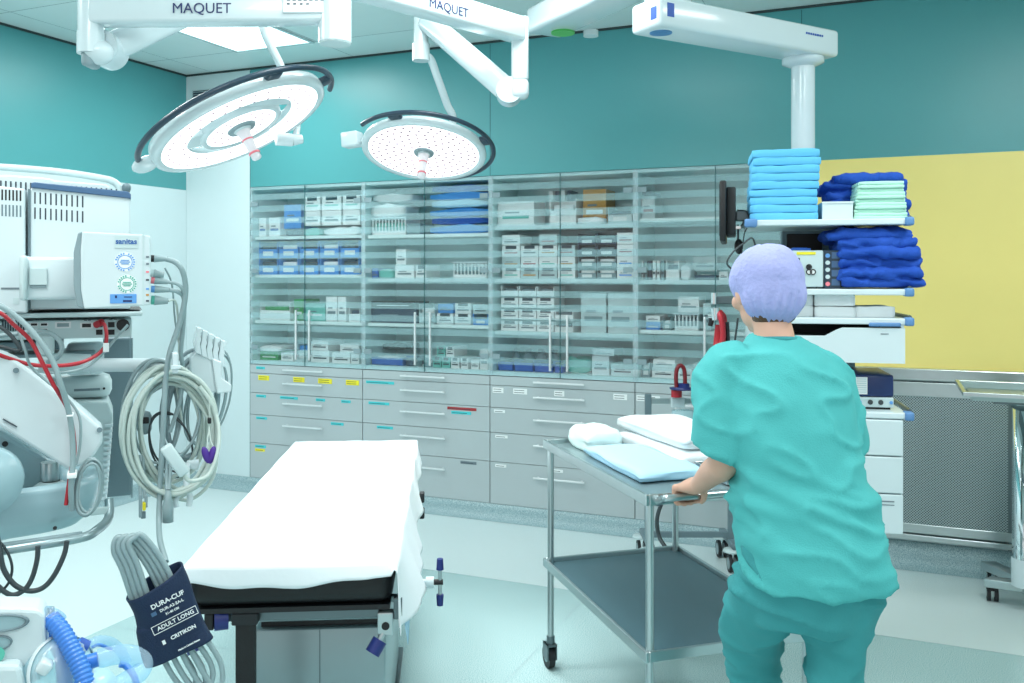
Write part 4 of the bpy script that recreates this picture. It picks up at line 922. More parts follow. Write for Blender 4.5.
m = MB(TM); m.box(-.152, -.098, .012, .032, -.02+.1, .607, 'black_pad', .004); m.box(-.16, -.09, .0, .05, .575, .607, 'rubber', .004); m.build('black_strap', t)
m = MB(TM); m.cyl((-.21, .02, .585), (-.175, .03, .585), .028, 'navy', seg=20); m.box(-.235, -.21, .01, .05, .56, .606, 'black', .004); m.build('end_clamp', t)
def knob(mb, a, b, r): mb.cyl(a, b, r, 'navy', seg=12)
t2 = thing('rail_clamp', 'steel rail clamp with navy knob on the left corner of the operating table', 'clamp', (-.30, .06, .52), TM, 'clamps on the table rails')
m = MB(TM); m.box(-.325, -.285, .02, .06, .565, .62, 'steel', .005); m.box(-.30, -.29, .03, .05, .52, .565, 'steel'); m.build('bracket', t2)
m = MB(TM); m.cyl((-.292, .04, .56), (-.275, .03, .525), .009, 'steel', seg=12); m.cyl((-.276, .03, .527), (-.262, .022, .498), .02, 'navy', seg=12); m.build('knob', t2)
t2 = thing('rail_clamp', 'steel square rail clamp with round hole and navy knob, right corner of the operating table', 'clamp', (.28, .04, .5), TM, 'clamps on the table rails')
m = MB(TM); m.box(.235, .278, -.006, .03, .538, .602, 'steel', .004); m.cyl((.257, -.008, .566), (.257, -.002, .566), .011, 'black', seg=18); m.box(.278, .302, .0, .03, .58, .64, 'steel_dark', .003); m.build('bracket', t2)
m = MB(TM); m.cyl((.25, .0, .545), (.235, -.01, .52), .008, 'steel', seg=12); m.cyl((.242, -.005, .528), (.222, -.018, .497), .021, 'navy', seg=12); m.build('knob', t2)
t2 = thing('table_crank', 'steel T-handle with two navy grips sticking out of the table\'s right side', 'crank handle', (.38, .42, .58), TM)
c = TM.inverted() @ CR @ C(440, 582, 2.88)
m = MB(TM); m.cyl((.30, c.y, c.z), (c.x-.02, c.y, c.z), .011, 'white_plastic', seg=16); m.cyl((c.x-.045, c.y, c.z), (c.x-.02, c.y, c.z), .018, 'white_plastic', seg=16); m.cyl((c.x-.02, c.y, c.z), (c.x+.01, c.y, c.z), .009, 'black', seg=12); m.build('shaft', t2)
m = MB(TM); m.cyl((c.x, c.y, c.z-.05), (c.x, c.y, c.z+.05), .0055, 'steel', seg=12); m.build('cross_bar', t2)
for s in (-1, 1): m = MB(TM); m.cyl((c.x, c.y, c.z+s*.03+s*.01), (c.x, c.y, c.z+s*.075), .012, 'navy', .010, 14); m.build('grip', t2)
for y, z, lab in ((1.28, .60, 'upper'), (1.22, .52, 'lower')):
    c = TM.inverted() @ CR @ C(421, 497 if lab == 'upper' else 513, 3.62)
    m = MB(TM); m.cyl((.29, c.y, c.z), (c.x+.01, c.y, c.z), .008, 'black', seg=10); m.box(c.x-.006, c.x+.014, c.y-.02, c.y+.02, c.z-.02, c.z+.02, 'rubber', .005); m.build('table_fitting', None, 'small black fitting on the far right side of the operating table, %s of the two' % lab, 'fitting')
# the white sheet over it
ST = .745; SW = .562
def sheet(s, q):
    y = -.02+1.83*(q-.05)/.95 if q > .05 else 0
    f = max(0, (.05-q)/.05)                      # front flap
    yy = max(0, min(1, (y+.02)/1.83))
    Ld = .065+.03*math.sin(yy*5)-.03*yy + .06*max(0, 1-yy*6); Rd = .20-.015*math.sin(yy*9)-.10*max(0, yy-.2)/.8
    Lt = Ld+SW+Rd; p = s*Lt-Ld; x0 = -SW/2; r = .02
    wr = noise.noise(Vector((s*6, y*3, 0)))
    if p < 0:
        k = -p; x = x0-min(k, r)*.6-max(0, k-r)*(.30+.25*max(0, 1-yy*5)); z = ST-(k*k/(2*r) if k < r else r/2+(k-r)*.9)
        x += .010*math.sin(y*16+1)*k/.1
    elif p > SW:
        k = p-SW; x = x0+SW+min(k, r)*.6+max(0, k-r)*(.03+.16*min(1, y/.12)+.24*math.exp(-((y-.32)/.20)**2)); z = ST-(k*k/(2*r) if k < r else r/2+(k-r)*.95)
        x += .014*math.sin(y*13)*k/.2+.006*math.sin(y*31)*k/.2
    else:
        x = x0+p; z = ST-.004*abs(noise.noise(Vector((x*5, y*5, 1))))
        z -= .006*math.exp(-((y-.62)/.03)**2)*0 
    if f > 0:
        drop = f*(.036+.026*math.sin(PI*max(0, min(1, (s-.1)/.62)))+.004*math.sin(s*29))
        inside = 1 if 0 <= p <= SW else .35
        z -= drop*inside*(.95 if f > .3 else .7*f/.3); y = -.02-.012*math.sin(min(1, f)*PI/2)-(drop*.5 if not 0 <= p <= SW else 0)
    return Vector((x, y, z))
m = MB(TM); m.grid(sheet, 90, 110, 'sheet'); m.build('table_sheet', None, 'white disposable sheet draped over the operating table', 'sheet', solid=.002)
m = MB(TM)
def under(s, q): 
    y = .10+.42*q; x = .284+s*.035; z = .72-s*(.25-.12*q)
    return Vector((x-.004, y, z))
m.grid(under, 8, 20, 'sheet_blue'); m.build('blue_drape', None, 'pale blue drape edge hanging below the white sheet at the table\'s right side', 'drape', solid=.002)
m = MB(TM)
def und2(s, q): return Vector((-.30-.045*s-.01*math.sin(q*6), -.015+.16*q, .70-.09*s+.02*q))
m.grid(und2, 6, 10, 'blue_tag'); m.build('blue_drape', None, 'light blue drape corner peeking out at the table\'s near left corner', 'drape', solid=.002)

# ------------------------------------------------------------------ instrument trolley pushed by the person
TR = CR @ Matrix.Translation((.135, 3.49, 0)) @ Matrix.Rotation(math.radians(17), 4, 'Z')
TW, TL = .56, .90
t = thing('instrument_trolley', 'two-tier steel instrument trolley with casters pushed by the person', 'trolley', (TW/2, -TL/2, 0), TR)
def deck(z, mt, rim, name):
    m = MB(TR); m.box(0, TW, -TL, 0, z-.012, z-.004, mt, .002); d = m.build(name, t)
    m = MB(TR)
    m.box(-.012, 0, -TL-.012, .012, z-.02, z+rim, 'steel', .003); m.box(TW, TW+.012, -TL-.012, .012, z-.02, z+rim, 'steel', .003)
    m.box(0, TW, 0, .012, z-.02, z+rim, 'steel', .003); m.box(0, TW, -TL-.012, -TL, z-.02, z+rim, 'steel', .003); m.build('raised_rim', d)
deck(.875, 'steel_panel', .014, 'top_deck'); deck(.416, 'shelf_slate', .012, 'lower_deck')
for (x, y) in ((.012, -.012), (TW-.012, -.012), (.012, -TL+.012), (TW-.012, -TL+.012)):
    m = MB(TR); m.cyl((x, y, .13), (x, y, .87), .0125, 'steel', seg=16); l = m.build('post', t)
    m = MB(TR); m.cyl((x, y, .095), (x, y, .13), .016, 'steel_dark', seg=14); m.cyl((x-.012, y+.02, .045), (x+.012, y+.02, .045), .045, 'rubber', seg=24); m.cyl((x-.014, y+.02, .045), (x+.014, y+.02, .045), .022, 'grey_plastic', seg=18)
    m.box(x-.02, x-.015, y-.02, y+.035, .04, .10, 'steel_dark'); m.box(x+.015, x+.02, y-.02, y+.035, .04, .10, 'steel_dark'); m.box(x-.02, x+.02, y-.02, y+.03, .092, .1, 'steel_dark'); m.build('caster', t)
m = MB(TR); m.tube([(.03, -TL, .86), (.03, -TL-.05, .885), (.07, -TL-.07, .89), (TW-.07, -TL-.07, .89), (TW-.03, -TL-.05, .885), (TW-.03, -TL, .86)], .011, 'steel', 10, 4); m.build('push_bar', t)
def wrapped(name, label, x0, x1, y0, y1, z0, h, mt, seed, group=None, rot=0):
    m = MB(TR); b = bmesh.new(); bmesh.ops.create_cube(b, size=1); bmesh.ops.subdivide_edges(b, edges=b.edges[:], cuts=8, use_grid_fill=True)
    for v in b.verts:
        q = v.co.copy(); n = noise.noise(Vector((q.x*3+seed, q.y*3, q.z*2))); ex = abs(q.x*2); ey = abs(q.y*2); ez = abs(q.z*2)
        k = 1-.05*(ez**6)*(ex**6+ey**6)
        X = q.x*(x1-x0)*k+n*.008; Y = q.y*(y1-y0)*k+n*.008; p = Vector((X, Y, 0)); p.rotate(Matrix.Rotation(rot, 3, 'Z'))
        v.co = Vector(((x0+x1)/2+p.x, (y0+y1)/2+p.y, z0+(q.z+.5)*h*(1-.12*(ex**6+ey**6)*(q.z > 0))+(.006*n if q.z > -.4 else 0)))
    m.bm(b, mt, True)
    fold = MB(TR)
    o = m.build(name, None, label, 'wrapped pack' if 'drape' not in name else 'folded drape', group); return o
wrapped('wrapped_box', 'pale wrapped box at the far left corner of the trolley top', .08, .22, -.22, -.03, .875, .080, 'pale_mint', 3)
wrapped('folded_drape', 'flat pale blue folded drape lying along the left edge of the trolley', .06, .30, -.72, -.24, .875, .035, 'sheet_blue', 8)
wrapped('instrument_pack', 'lower white wrapped instrument pack on the right half of the trolley top', .27, .54, -.58, -.06, .875, .055, 'white_cloth', 5, 'white packs stacked on the trolley')
wrapped('instrument_pack', 'upper white wrapped instrument pack stacked on the trolley top', .285, .53, -.56, -.05, .935, .05, 'white_cloth', 9, 'white packs stacked on the trolley', rot=.05)
t = thing('instrument_tray', 'shallow steel tray beside the white packs near the person\'s hands', 'tray', (.40, -.72, .875), TR)
m = MB(TR); m.box(.31, .52, -.82, -.62, .875, .879, 'steel'); m.box(.31, .314, -.82, -.62, .879, .905, 'steel'); m.box(.516, .52, -.82, -.62, .879, .905, 'steel'); m.box(.314, .516, -.82, -.816, .879, .905, 'steel'); m.box(.314, .516, -.624, -.62, .879, .905, 'steel'); m.build('body', t)
m = MB(TR); m.box(.305, .525, -.825, -.615, .905, .908, 'steel'); 
m = MB(TR); m.tube([(.308, -.822, .906), (.522, -.822, .906), (.522, -.618, .906), (.308, -.618, .906)], .003, 'steel', 8, 1, True); m.build('rim', t)

# ------------------------------------------------------------------ suction stand behind the trolley
SD = 4.72; S = lambda u, v, d=SD: C(u, v, d)
px = S(648, 400).x; zt = S(0, 394).z
t = thing('suction_stand', 'rolling steel stand with cross bar and hanging canisters in front of the rightmost drawers', 'stand', (px, SD, 0), CR)
m = MB(CR); m.box(px-.017, px+.017, SD-.012, SD+.012, .14, zt, 'mid_plastic', .003); m.build('post', t)
m = MB(CR); m.box(px+.42, px+.45, SD-.012, SD+.012, .14, zt, 'mid_plastic', .003); m.build('post', t)
zb_ = S(0, 401).z; m = MB(CR); m.box(px+.017, px+.42, SD-.006, SD+.006, zb_-.014, zb_+.014, 'steel', .002); m.build('cross_bar', t)
m = MB(CR); m.box(px+.017, px+.42, SD-.01, SD+.01, .15, .18, 'mid_plastic', .003); m.build('lower_bar', t)
for x in (px, px+.435):
    m = MB(CR); m.box(x-.018, x+.018, SD-.11, SD+.2, .115, .145, 'mid_plastic', .006); m.build('foot_bar', t)
    for y in (SD-.08, SD+.17):
        m = MB(CR); m.lathe([(0, .115), (.045, .112), (.05, .10), (.03, .094), (0, .094)], 'pale_plastic', Matrix.Translation((x-.01, y, 0)), 20)
        for s in (-.018, .018): m.cyl((x+s-.008-.01, y-.02, .045), (x+s+.008-.01, y-.02, .045), .045, 'rubber', seg=22); m.cyl((x+s-.0095-.01, y-.02, .045), (x+s+.0095-.01, y-.02, .045), .03, 'grey_plastic', seg=18)
        m.build('caster', t)
cx = S(680, 0).x
t = thing('suction_canister', 'clear suction canister with red bent tube and blue lid hanging on the stand bar', 'canister', (cx, SD-.05, .6), CR)
m = MB(CR); m.lathe([(0, .62), (.045, .62), (.052, .66), (.056, zb_-.04), (0, zb_-.04)], 'clear_plastic', Matrix.Translation((cx, SD-.07, 0)), 24); m.build('jar', t)
m = MB(CR); m.box(cx-.05, cx+.02, SD-.03, SD-.006, zb_-.03, zb_+.02, 'white_plastic', .004); m.box(cx-.03, cx+.0, SD-.03, SD-.006, zb_-.07, zb_-.03, 'alu', .003); m.build('holder', t)
m = MB(CR); m.lathe([(0, 0), (.07, 0), (.075, .006), (.03, .012), (.028, .03), (0, .03)], 'navy', Matrix.Translation((cx+.01, SD-.05, S(0, 388).z)), 24); m.build('lid', t)
m = MB(CR); m.tube([S(677, 396, SD-.05), S(676, 378, SD-.05), S(677, 369, SD-.05), S(680.5, 365.5, SD-.05), S(684, 369, SD-.05), S(685, 378, SD-.05), S(685, 389, SD-.05)], .011, 'red_tube', 10); m.cyl(S(676.5, 397, SD-.05), S(676.5, 390, SD-.05), .028, 'red', seg=18); m.build('red_tube', t)
m = MB(CR); m.lathe([(0, .60), (.045, .60), (.05, .64), (.055, zb_-.03), (0, zb_-.03)], 'clear_plastic', Matrix.Translation((px+.32, SD-.07, 0)), 24); j = m.build('jar', None, 'plain clear suction jar on the right of the stand bar', 'jar')
m = MB(CR); m.tube([S(668, 493, 4.4), S(661, 505, 4.4), S(657, 520, 4.4), S(659, 536, 4.4), S(666, 548, 4.35), S(672, 556, 4.3)], .010, 'cable_dark', 8); m.build('floor_cable', None, 'dark cable hanging down beside the stand caster behind the trolley', 'cable')

# ------------------------------------------------------------------ stainless instrument stand at the right edge
t = thing('mayo_stand', 'stainless steel tray stand on casters at the right edge beside the perforated panel', 'instrument stand', (.62, 4.6, 0))
tx0, tx1, ty0, ty1, tz = .28, .98, 4.20, 4.66, 1.005
m = MB(); m.box(tx0+.03, tx1-.03, ty0+.03, ty1-.03, tz, tz+.006, 'steel')
for (a, b) in (((tx0, ty0), (tx1, ty0)), ((tx1, ty0), (tx1, ty1)), ((tx1, ty1), (tx0, ty1)), ((tx0, ty1), (tx0, ty0))):
    a = Vector(a); b = Vector(b); n = Vector((-(b-a).y, (b-a).x)).normalized(); d = (b-a).normalized()
    P = [(a, tz+.035), (b, tz+.035), (b+n*.03-d*.03, tz), (a+n*.03+d*.03, tz)]
    vs = [Vector((p.x, p.y, z)) for p, z in P]; vs += [v-Vector((0, 0, .004)) for v in vs]
    m.raw(vs, [[0, 1, 2, 3], [7, 6, 5, 4], [0, 4, 5, 1], [3, 2, 6, 7]], 'steel')
m.build('tray', t)
m = MB(); 
for q in ((tx0-.012, tx1+.012, ty0-.012, ty0+.004), (tx0-.012, tx1+.012, ty1-.004, ty1+.012), (tx0-.012, tx0+.004, ty0+.004, ty1-.004), (tx1-.004, tx1+.012, ty0+.004, ty1-.004)): m.box(*q, tz+.016, tz+.036, 'steel', .003)
m.build('tray_rim', t)
m = MB(); m.box(.40, .75, 4.36, 4.60, tz-.03, tz-.001, 'steel_dark', .003); m.box(.50, .61, 4.50, 4.72, tz-.05, tz-.03, 'steel', .004); m.build('tray_support', t)
cxx, cyy = .558, 4.66
m = MB(); m.lathe([(.058, .14), (.058, .955), (.03, .965)], 'chrome', Matrix.Translation((cxx, cyy, 0)), 36); m.lathe([(.05, .93), (.066, .93), (.066, .95), (.05, .952)], 'steel_dark', Matrix.Translation((cxx, cyy, 0)), 36); m.build('column', t)
m = MB(); m.lathe([(.062, .12), (.062, .24), (.058, .245)], 'white_plastic', Matrix.Translation((cxx, cyy, 0)), 36); m.build('column_collar', t)
for (ax, ay) in ((.41, 4.76), (.435, 5.03), (.86, 4.50), (.86, 5.02)):
    m = MB(); d = (Vector((cxx, cyy+.08, .115))-Vector((ax, ay, .10))); m.beam((ax, ay, .088), (cxx, cyy+(.08 if ay > 4.9 else .0), .115), .075, .04, 'steel', .006); m.build('leg', t)
    m = MB()
    for s in (-.016, .016): m.cyl((ax+.02+s-.008, ay-.0, .031), (ax+.02+s+.008, ay, .031), .031, 'rubber', seg=20); m.cyl((ax+.02+s-.009, ay, .034), (ax+.02+s+.009, ay, .034), .016, 'steel', seg=14)
    m.box(ax, ax+.04, ay-.02, ay+.02, .05, .07, 'black', .003); m.build('caster', t)

CR0 = CR; C0 = C
CR, C = turned(math.radians(24))      # the machine stands turned towards the camera
# ------------------------------------------------------------------ left: anaesthesia workplace seen from behind
def bx(mb, u0, u1, v0, v1, d0, d1, mt, bev=.004):
    a = C(u0, v1, d0); b = C(u1, v0, d0); mb.box(a.x, b.x, d0, d1, a.z, b.z, mt, bev); return mb
def plate(mb, pts, d, th, mt, bev=.0):
    poly = [(C(u, v, d).x, C(u, v, d).z) for (u, v) in pts]; mb.prism(poly, -d-th, -d, mt, RXm, bev); return mb
def pt(*L, d): return [C(u, v, d) for (u, v) in L]
D = 2.25
t = thing('anaesthesia_machine', 'white wheeled anaesthesia workplace at the left edge with arm, housings, rail and computer', 'medical machine', C(-60, 500, 2.4), CR)
m = MB(CR); bx(m, -20, 143, 311.5, 319, D-.04, D+.25, 'pale_plastic'); bx(m, -20, 132, 319, 341, D, D+.25, 'pale_plastic', .003); bx(m, 20, 142, 309.5, 311.5, D-.03, D+.2, 'black', .001); m.build('computer_unit', t)
cu = bpy.data.objects['computer_unit']; MW[cu.name] = MW[t.name]
def port(name, *bs):
    m = MB(CR)
    for (u0, u1, v0, v1, mt, pr) in bs: bx(m, u0, u1, v0, v1, D-pr, D+.001, mt, .0006)
    m.build(name, cu)
for (a, b) in ((30, 38), (40, 48)):
    for (c, e) in ((322.5, 326.5), (328, 332)): port('usb_port', (a, b, c, e, 'alu', .0015), (a+.8, b-.8, c+.8, e-.8, 'black', .002))
port('dvi_port', (55, 71, 321.5, 328.5, 'alu', .0015), (57, 69, 323, 327, 'grey_plastic', .002)); port('vga_port', (80, 93, 322.5, 328.5, 'alu', .0015), (82, 91, 323.5, 327.5, 'black', .003))
for (u, v) in ((96, 322), (108, 322), (96, 329.5), (108, 329.5)): port('network_socket', (u, u+6.6, v, v+5.4, 'black', .001))
m = MB(CR); m.cyl(C(123, 325, D), C(123, 325, D-.012), .014, 'black', seg=18); m.build('power_socket', cu)
m = MB(CR)
for k in range(9): bx(m, 2+k*2.6, 3.6+k*2.6, 320, 331, D-.0012, D, 'print_dark', .0)
m.build('vent_slots', cu)
for (u, v) in ((36, 318.5), (63, 318.5), (84, 319), (88, 319), (97, 318), (102, 318), (109, 318), (114, 318), (121, 319.5)): m = MB(CR); bx(m, u, u+3, v+.8, v+1.8, D-.0012, D, 'print_dark', 0); m.build('port_marking', cu)
m = MB(CR); bx(m, -30, 60, 341, 352, D+.02, D+.2, 'mid_plastic', .003); bx(m, -30, 95, 352, 360, D+.05, D+.2, 'grey_plastic', .003); bx(m, 36, 54, 335, 356, D-.01, D+.03, 'pale_plastic', .004); bx(m, 66, 104, 343, 376, D+.12, D+.2, 'white_plastic', .01); m.build('lower_bracket', t)
m = MB(CR); bx(m, 103, 131, 338, 498, 2.52, 2.64, 'mid_plastic', .004); bx(m, 131, 133, 338, 498, 2.525, 2.66, 'grey_plastic', .001); m.build('support_column', t)
m = MB(CR); bx(m, 30, 112, 375, 402, D+.16, D+.26, 'pale_plastic', .02); bx(m, 74, 100, 388, 391.5, D+.157, D+.162, 'mid_plastic', .0); m.cyl(C(104, 388.5, D+.161), C(104, 388.5, D+.157), .003, 'black', seg=10); m.build('rounded_cover', t)
m = MB(CR); plate(m, [(40, 402), (108, 402), (113, 415), (113, 425), (109, 432), (104, 500), (40, 505)], D+.12, .16, 'pale_plastic', .004)
for k in range(14): bx(m, 104-k*.25, 113-k*.45, 424+k*5.6, 427.5+k*5.6, D+.112, D+.24, 'white_plastic', .002)
m.build('finned_housing', t)
m = MB(CR); plate(m, [(-90, 330), (-20, 350), (0, 353), (17, 361), (34, 373), (61, 394), (84, 413), (102, 429), (102.5, 443), (94, 456), (84, 464), (68, 470), (35, 449), (0, 427), (-90, 372)], 2.06, .075, 'white_plastic', .006); a = m.build('arm_cover', t)
m = MB(CR); 
for (u, v) in ((16, 370.5), (99.5, 430)): m.cyl(C(u, v, 2.06), C(u, v, 2.054), .0055, 'mid_plastic', seg=14)
m.beam(C(3, 419, 2.058), C(17, 427, 2.058), .004, .002, 'print_dark', .0); m.build('screw_hole', a)
m = MB(CR); m.cyl(C(49.5, 462, 2.14), C(49.5, 485, 2.14), .018, 'steel', seg=24); m.build('steel_pivot', t)
m = MB(CR)
M_ = Matrix.Translation((C(51, 0, 2.13).x, 2.13, 0)); zz_ = lambda v: C(51, v, 2.13).z
m.lathe([(.018, zz_(481)), (.024, zz_(482)), (.038, zz_(487)), (.041, zz_(492)), (.036, zz_(500)), (0, zz_(500))], 'pale_plastic', M_, 28); m.build('pivot_dome', t)
m = MB(CR)
def tub(s, q):      # deep rounded tray body with an open bowl
    ang = 2*PI*s; prof = [(.55, 500, 0), (.9, 487, 0), (1.0, 491, 0), (1.0, 505, 0), (.93, 524, 0), (.75, 537, 0), (.4, 541, 0), (0, 541, 0)]
    k = q*(len(prof)-1); i = min(int(k), len(prof)-2); f = k-i; rr = prof[i][0]*(1-f)+prof[i+1][0]*f; v = prof[i][1]*(1-f)+prof[i+1][1]*f
    ca, sa = math.cos(ang), math.sin(ang); ca = math.copysign(abs(ca)**.55, ca); sa = math.copysign(abs(sa)**.7, sa)
    cxx_ = C(10, 0, 2.15).x; return Vector((cxx_+ca*.175*rr, 2.16+sa*.11*rr, C(0, v+(6 if ca < 0 else 0)*0-(ca*4), 2.1).z))
m.grid(tub, 64, 28, 'housing_blue'); m.build('tray_housing', t)
m = MB(CR); plate(m, [(-60, 415), (0, 430), (40, 454), (60, 466), (62, 482), (55, 490), (-60, 495)], 2.17, .06, 'housing_blue', .01); m.build('back_housing', t)
m = MB(CR); m.lathe([(0, 0), (.06, 0), (.065, .012), (.0645, .05), (0, .05)], 'housing_blue', zaxis(C(-12, 478, 2.03), (0, -1, 0)), 28); m.build('round_cap', t)
m = MB(CR); m.cyl(C(5, 444, 2.165), C(5, 444, 2.155), .006, 'black', seg=12); m.build('screw', t); m = MB(CR); m.cyl(C(55, 528, 2.06), C(55, 528, 2.045), .004, 'black', seg=10); m.build('screw', t)
m = MB(CR); m.tube([C(-80, 566, 1.98), C(0, 551, 1.98), C(45, 544, 1.98), C(84, 537, 2.0), C(97, 530, 2.04), C(107, 521, 2.08), C(109.5, 512, 2.1), C(109, 500, 2.12)], .0095, 'steel_panel', 12, 5); m.tube([C(-80, 556, 2.0), C(0, 546, 2.0), C(82, 534, 2.03)], .006, 'grey_plastic', 8, 3); m.beam(C(90, 512, 2.06), C(107, 510, 2.1), .01, .015, 'pale_plastic', .003); m.build('equipment_rail', t)
m = MB(CR); m.cyl((C(-70, 0, 2.4).x, 2.4, .12), (C(-70, 0, 2.4).x, 2.4, 2.0), .05, 'pale_plastic', seg=24); m.box(C(-70, 0, 2.4).x-.25, C(-70, 0, 2.4).x+.2, 2.15, 2.7, .05, .13, 'pale_plastic', .03); m.build('pillar', t)
m = MB(CR); m.cyl(C(84, 365, 2.24), C(150, 365, 2.22), .0155, 'white_plastic', seg=20); m.cyl(C(150, 365, 2.22), C(199, 367, 2.20), .0165, 'white_plastic', seg=20); m.cyl(C(40, 362, 2.26), C(90, 364, 2.25), .022, 'pale_plastic', seg=20); m.build('side_arm', t)
# white cable-hanger rack at the arm's end
m = MB(CR)
plate(m, [(196, 352), (212, 358), (217, 393), (206, 392), (190, 372), (190, 358)], 2.16, .05, 'white_plastic', .004); hr = m.build('cable_hanger', t)
for k in range(5):
    u = 197+k*6.0; v = 327+k*3.2
    m = MB(CR); plate(m, [(u, v), (u+5.6, v+1.6), (u+5.2, v+5), (u+2.6, v+7), (u+4.2, v+13), (u+3, v+17), (u+4.6, v+28), (u-1.2, v+26), (u-2.6, v+16), (u-1, v+9)], 2.15+.004*k, .05, 'white_enamel', .002); m.build('hook_finger', hr)
m = MB(CR); plate(m, [(212, 358), (222, 362), (222, 378), (232, 385), (231, 392), (217, 394)], 2.15, .04, 'white_enamel', .003); m.build('hanger_tip', hr)
# patient monitors
t = thing('patient_monitor', 'back of a wide white patient monitor with blue top strip and slotted vents', 'patient monitor', C(78, 311, 2.3), CR)
m = MB(CR); plate(m, [(29, 190), (33, 186.5), (129, 197), (130.5, 200), (130.5, 309), (29, 309)], 2.22, .12, 'white_plastic', .004); m.build('housing', t)
m = MB(CR); plate(m, [(31, 183), (34, 182), (128, 191.5), (131, 194), (131, 199), (127, 198), (31, 187.5)], 2.215, .12, 'slate_blue', .002); m.build('blue_strip', t)
m = MB(CR)
for r in range(2):
    for k in range(10): u = 34.2+k*5.3; v = 192.2+r*15.2+k*.42; bx(m, u, u+1.5, v, v+11.4, 2.2195, 2.223, 'print_dark', 0)
m.build('vent_slots', t)
m = MB(CR); plate(m, [(27.8, 189), (30.5, 189), (30.5, 309), (27.8, 309)], 2.217, .02, 'mid_plastic'); m.build('edge_joint', t)
m = MB(CR); bx(m, 21, 80, 257, 300, 2.12, 2.22, 'white_plastic', .008); bx(m, 19, 27, 255, 301, 2.10, 2.2, 'pale_plastic', .008); bx(m, 29, 47, 268, 285, 2.114, 2.12, 'grey_light' if 'grey_light' in MATS else 'pale_plastic', .001); bx(m, 30, 46, 285, 288, 2.116, 2.122, 'grey_plastic', .001); m.build('mounting_block', t)
m = MB(CR); m.tube([C(-60, 164, 2.42), C(0, 167, 2.42), C(60, 172, 2.42), C(100, 178, 2.42), C(114, 182, 2.42), C(119.5, 189, 2.42), C(120, 200, 2.42)], .0085, 'pale_plastic', 12, 5); m.build('carry_handle', t)
m = MB(CR); bx(m, 122, 131, 183, 192, 2.40, 2.44, 'mid_plastic', .008); m.build('handle_latch', t)
t = thing('patient_monitor', 'white monitor housing with dark vertical slots cut off by the left edge', 'patient monitor', C(-20, 311, 2.25), CR)
m = MB(CR); plate(m, [(-110, 176), (0, 186), (24, 188.5), (25, 190), (25, 278), (27.5, 282), (27.5, 313), (-110, 313)], 2.2, .12, 'white_plastic', .004); m.build('housing', t)
m = MB(CR)
for r in range(2):
    for k in range(9): u = 19.6-k*3.65; v = 190.5+r*15-k*.2; bx(m, u, u+1.7, v, v+(10.5 if r == 0 else 11.5), 2.1995, 2.203, 'black' if r == 0 else 'mid_plastic', 0)
m.build('vent_slots', t)
m = MB(CR); bx(m, 1, 20, 287.5, 289.5, 2.199, 2.2, 'print_grey', 0); bx(m, 13, 19, 298, 304, 2.199, 2.2, 'pale_plastic', 0); m.build('printed_marks', t)
t = thing('rear_display', 'white slotted rear housing behind the blue-striped monitor, under the grey handle', 'display', C(50, 195, 2.44), CR)
m = MB(CR); plate(m, [(-110, 168), (0, 175), (8, 174.5), (50, 178), (54, 180), (106, 184), (110, 187), (110, 260), (-110, 260)], 2.36, .05, 'white_enamel', .004); m.build('housing', t)
m = MB(CR)
for k in range(28): u = -20+k*5.0+(.6 if k > 13 else 0); v = 179+k*.42*.9; bx(m, u, u+1.6, v, v+8, 2.3585, 2.362, 'print_dark', 0)
m.build('vent_slots', t)
t = thing('module_box', 'white patient module box with round stickers and a row of cable sockets', 'medical module', C(112, 308, 2.1), CR)
MD_ = 2.05
m = MB(CR); plate(m, [(82, 231.5), (144, 234.5), (150.5, 236), (150.5, 305), (144, 305.5), (84, 309), (81, 290), (80.5, 250)], MD_, .075, 'white_enamel', .003); h = m.build('housing', t)
m = MB(CR); plate(m, [(78, 233), (82.5, 231.3), (81, 250), (81.5, 290), (84.5, 309.3), (77, 306), (73.5, 285), (73.5, 252)], MD_+.006, .075, 'grey_plastic', .002); m.build('grey_side', t)
m = MB(CR); plate(m, [(142.5, 234), (144, 234), (144, 306), (142.5, 306)], MD_-.001, .01, 'pale_plastic'); m.build('joint_line', t)
m = MB(CR); bx(m, 114.5, 138, 236, 248, MD_-.0012, MD_, 'pale_plastic', 0); m.build('maker_sticker', h)
text(m, 'sanitas', .0155, axes(C(126.3, 241.6, MD_-.0016), (1, 0, 0), (0, 0, 1)), 'sanitas_blue', h, 'sticker_lettering', CR, ext=.0002, bold=.0004)
def ringst(c, r, mt):
    m = MB(CR); Z = zaxis(c, (0, -1, 0)); m.lathe([(0, .0004), (r, .0004), (r, 0)], 'label_white', Z, 32, False)
    n = 22
    for k in range(n):
        if k % 6 == 5: continue
        a = 2*PI*k/n; p = Z @ Vector((r*.86*math.cos(a), r*.86*math.sin(a), .0006)); A = axes(p, Z.to_3x3() @ Vector((math.cos(a), math.sin(a), 0)), Z.to_3x3() @ Vector((-math.sin(a), math.cos(a), 0)))
        m.box(-r*.09, r*.09, -r*.07, r*.07, -.0002, .0003, mt, 0, A)
    m.lathe([(r*.64, .0005), (r*.68, .0009), (r*.72, .0005)], mt, Z, 32, False)
    for dzz, w_ in ((.18, .4), (0, .5), (-.18, .35)): m.box(c.x-r*w_, c.x+r*w_, c.y-.0012, c.y-.0004, c.z+r*dzz-r*.045, c.z+r*dzz+r*.045, mt)
    m.build('round_sticker', h)
ringst(C(125, 262, MD_), .0205, 'blue_tag'); ringst(C(127, 284, MD_), .0195, 'ring_green')
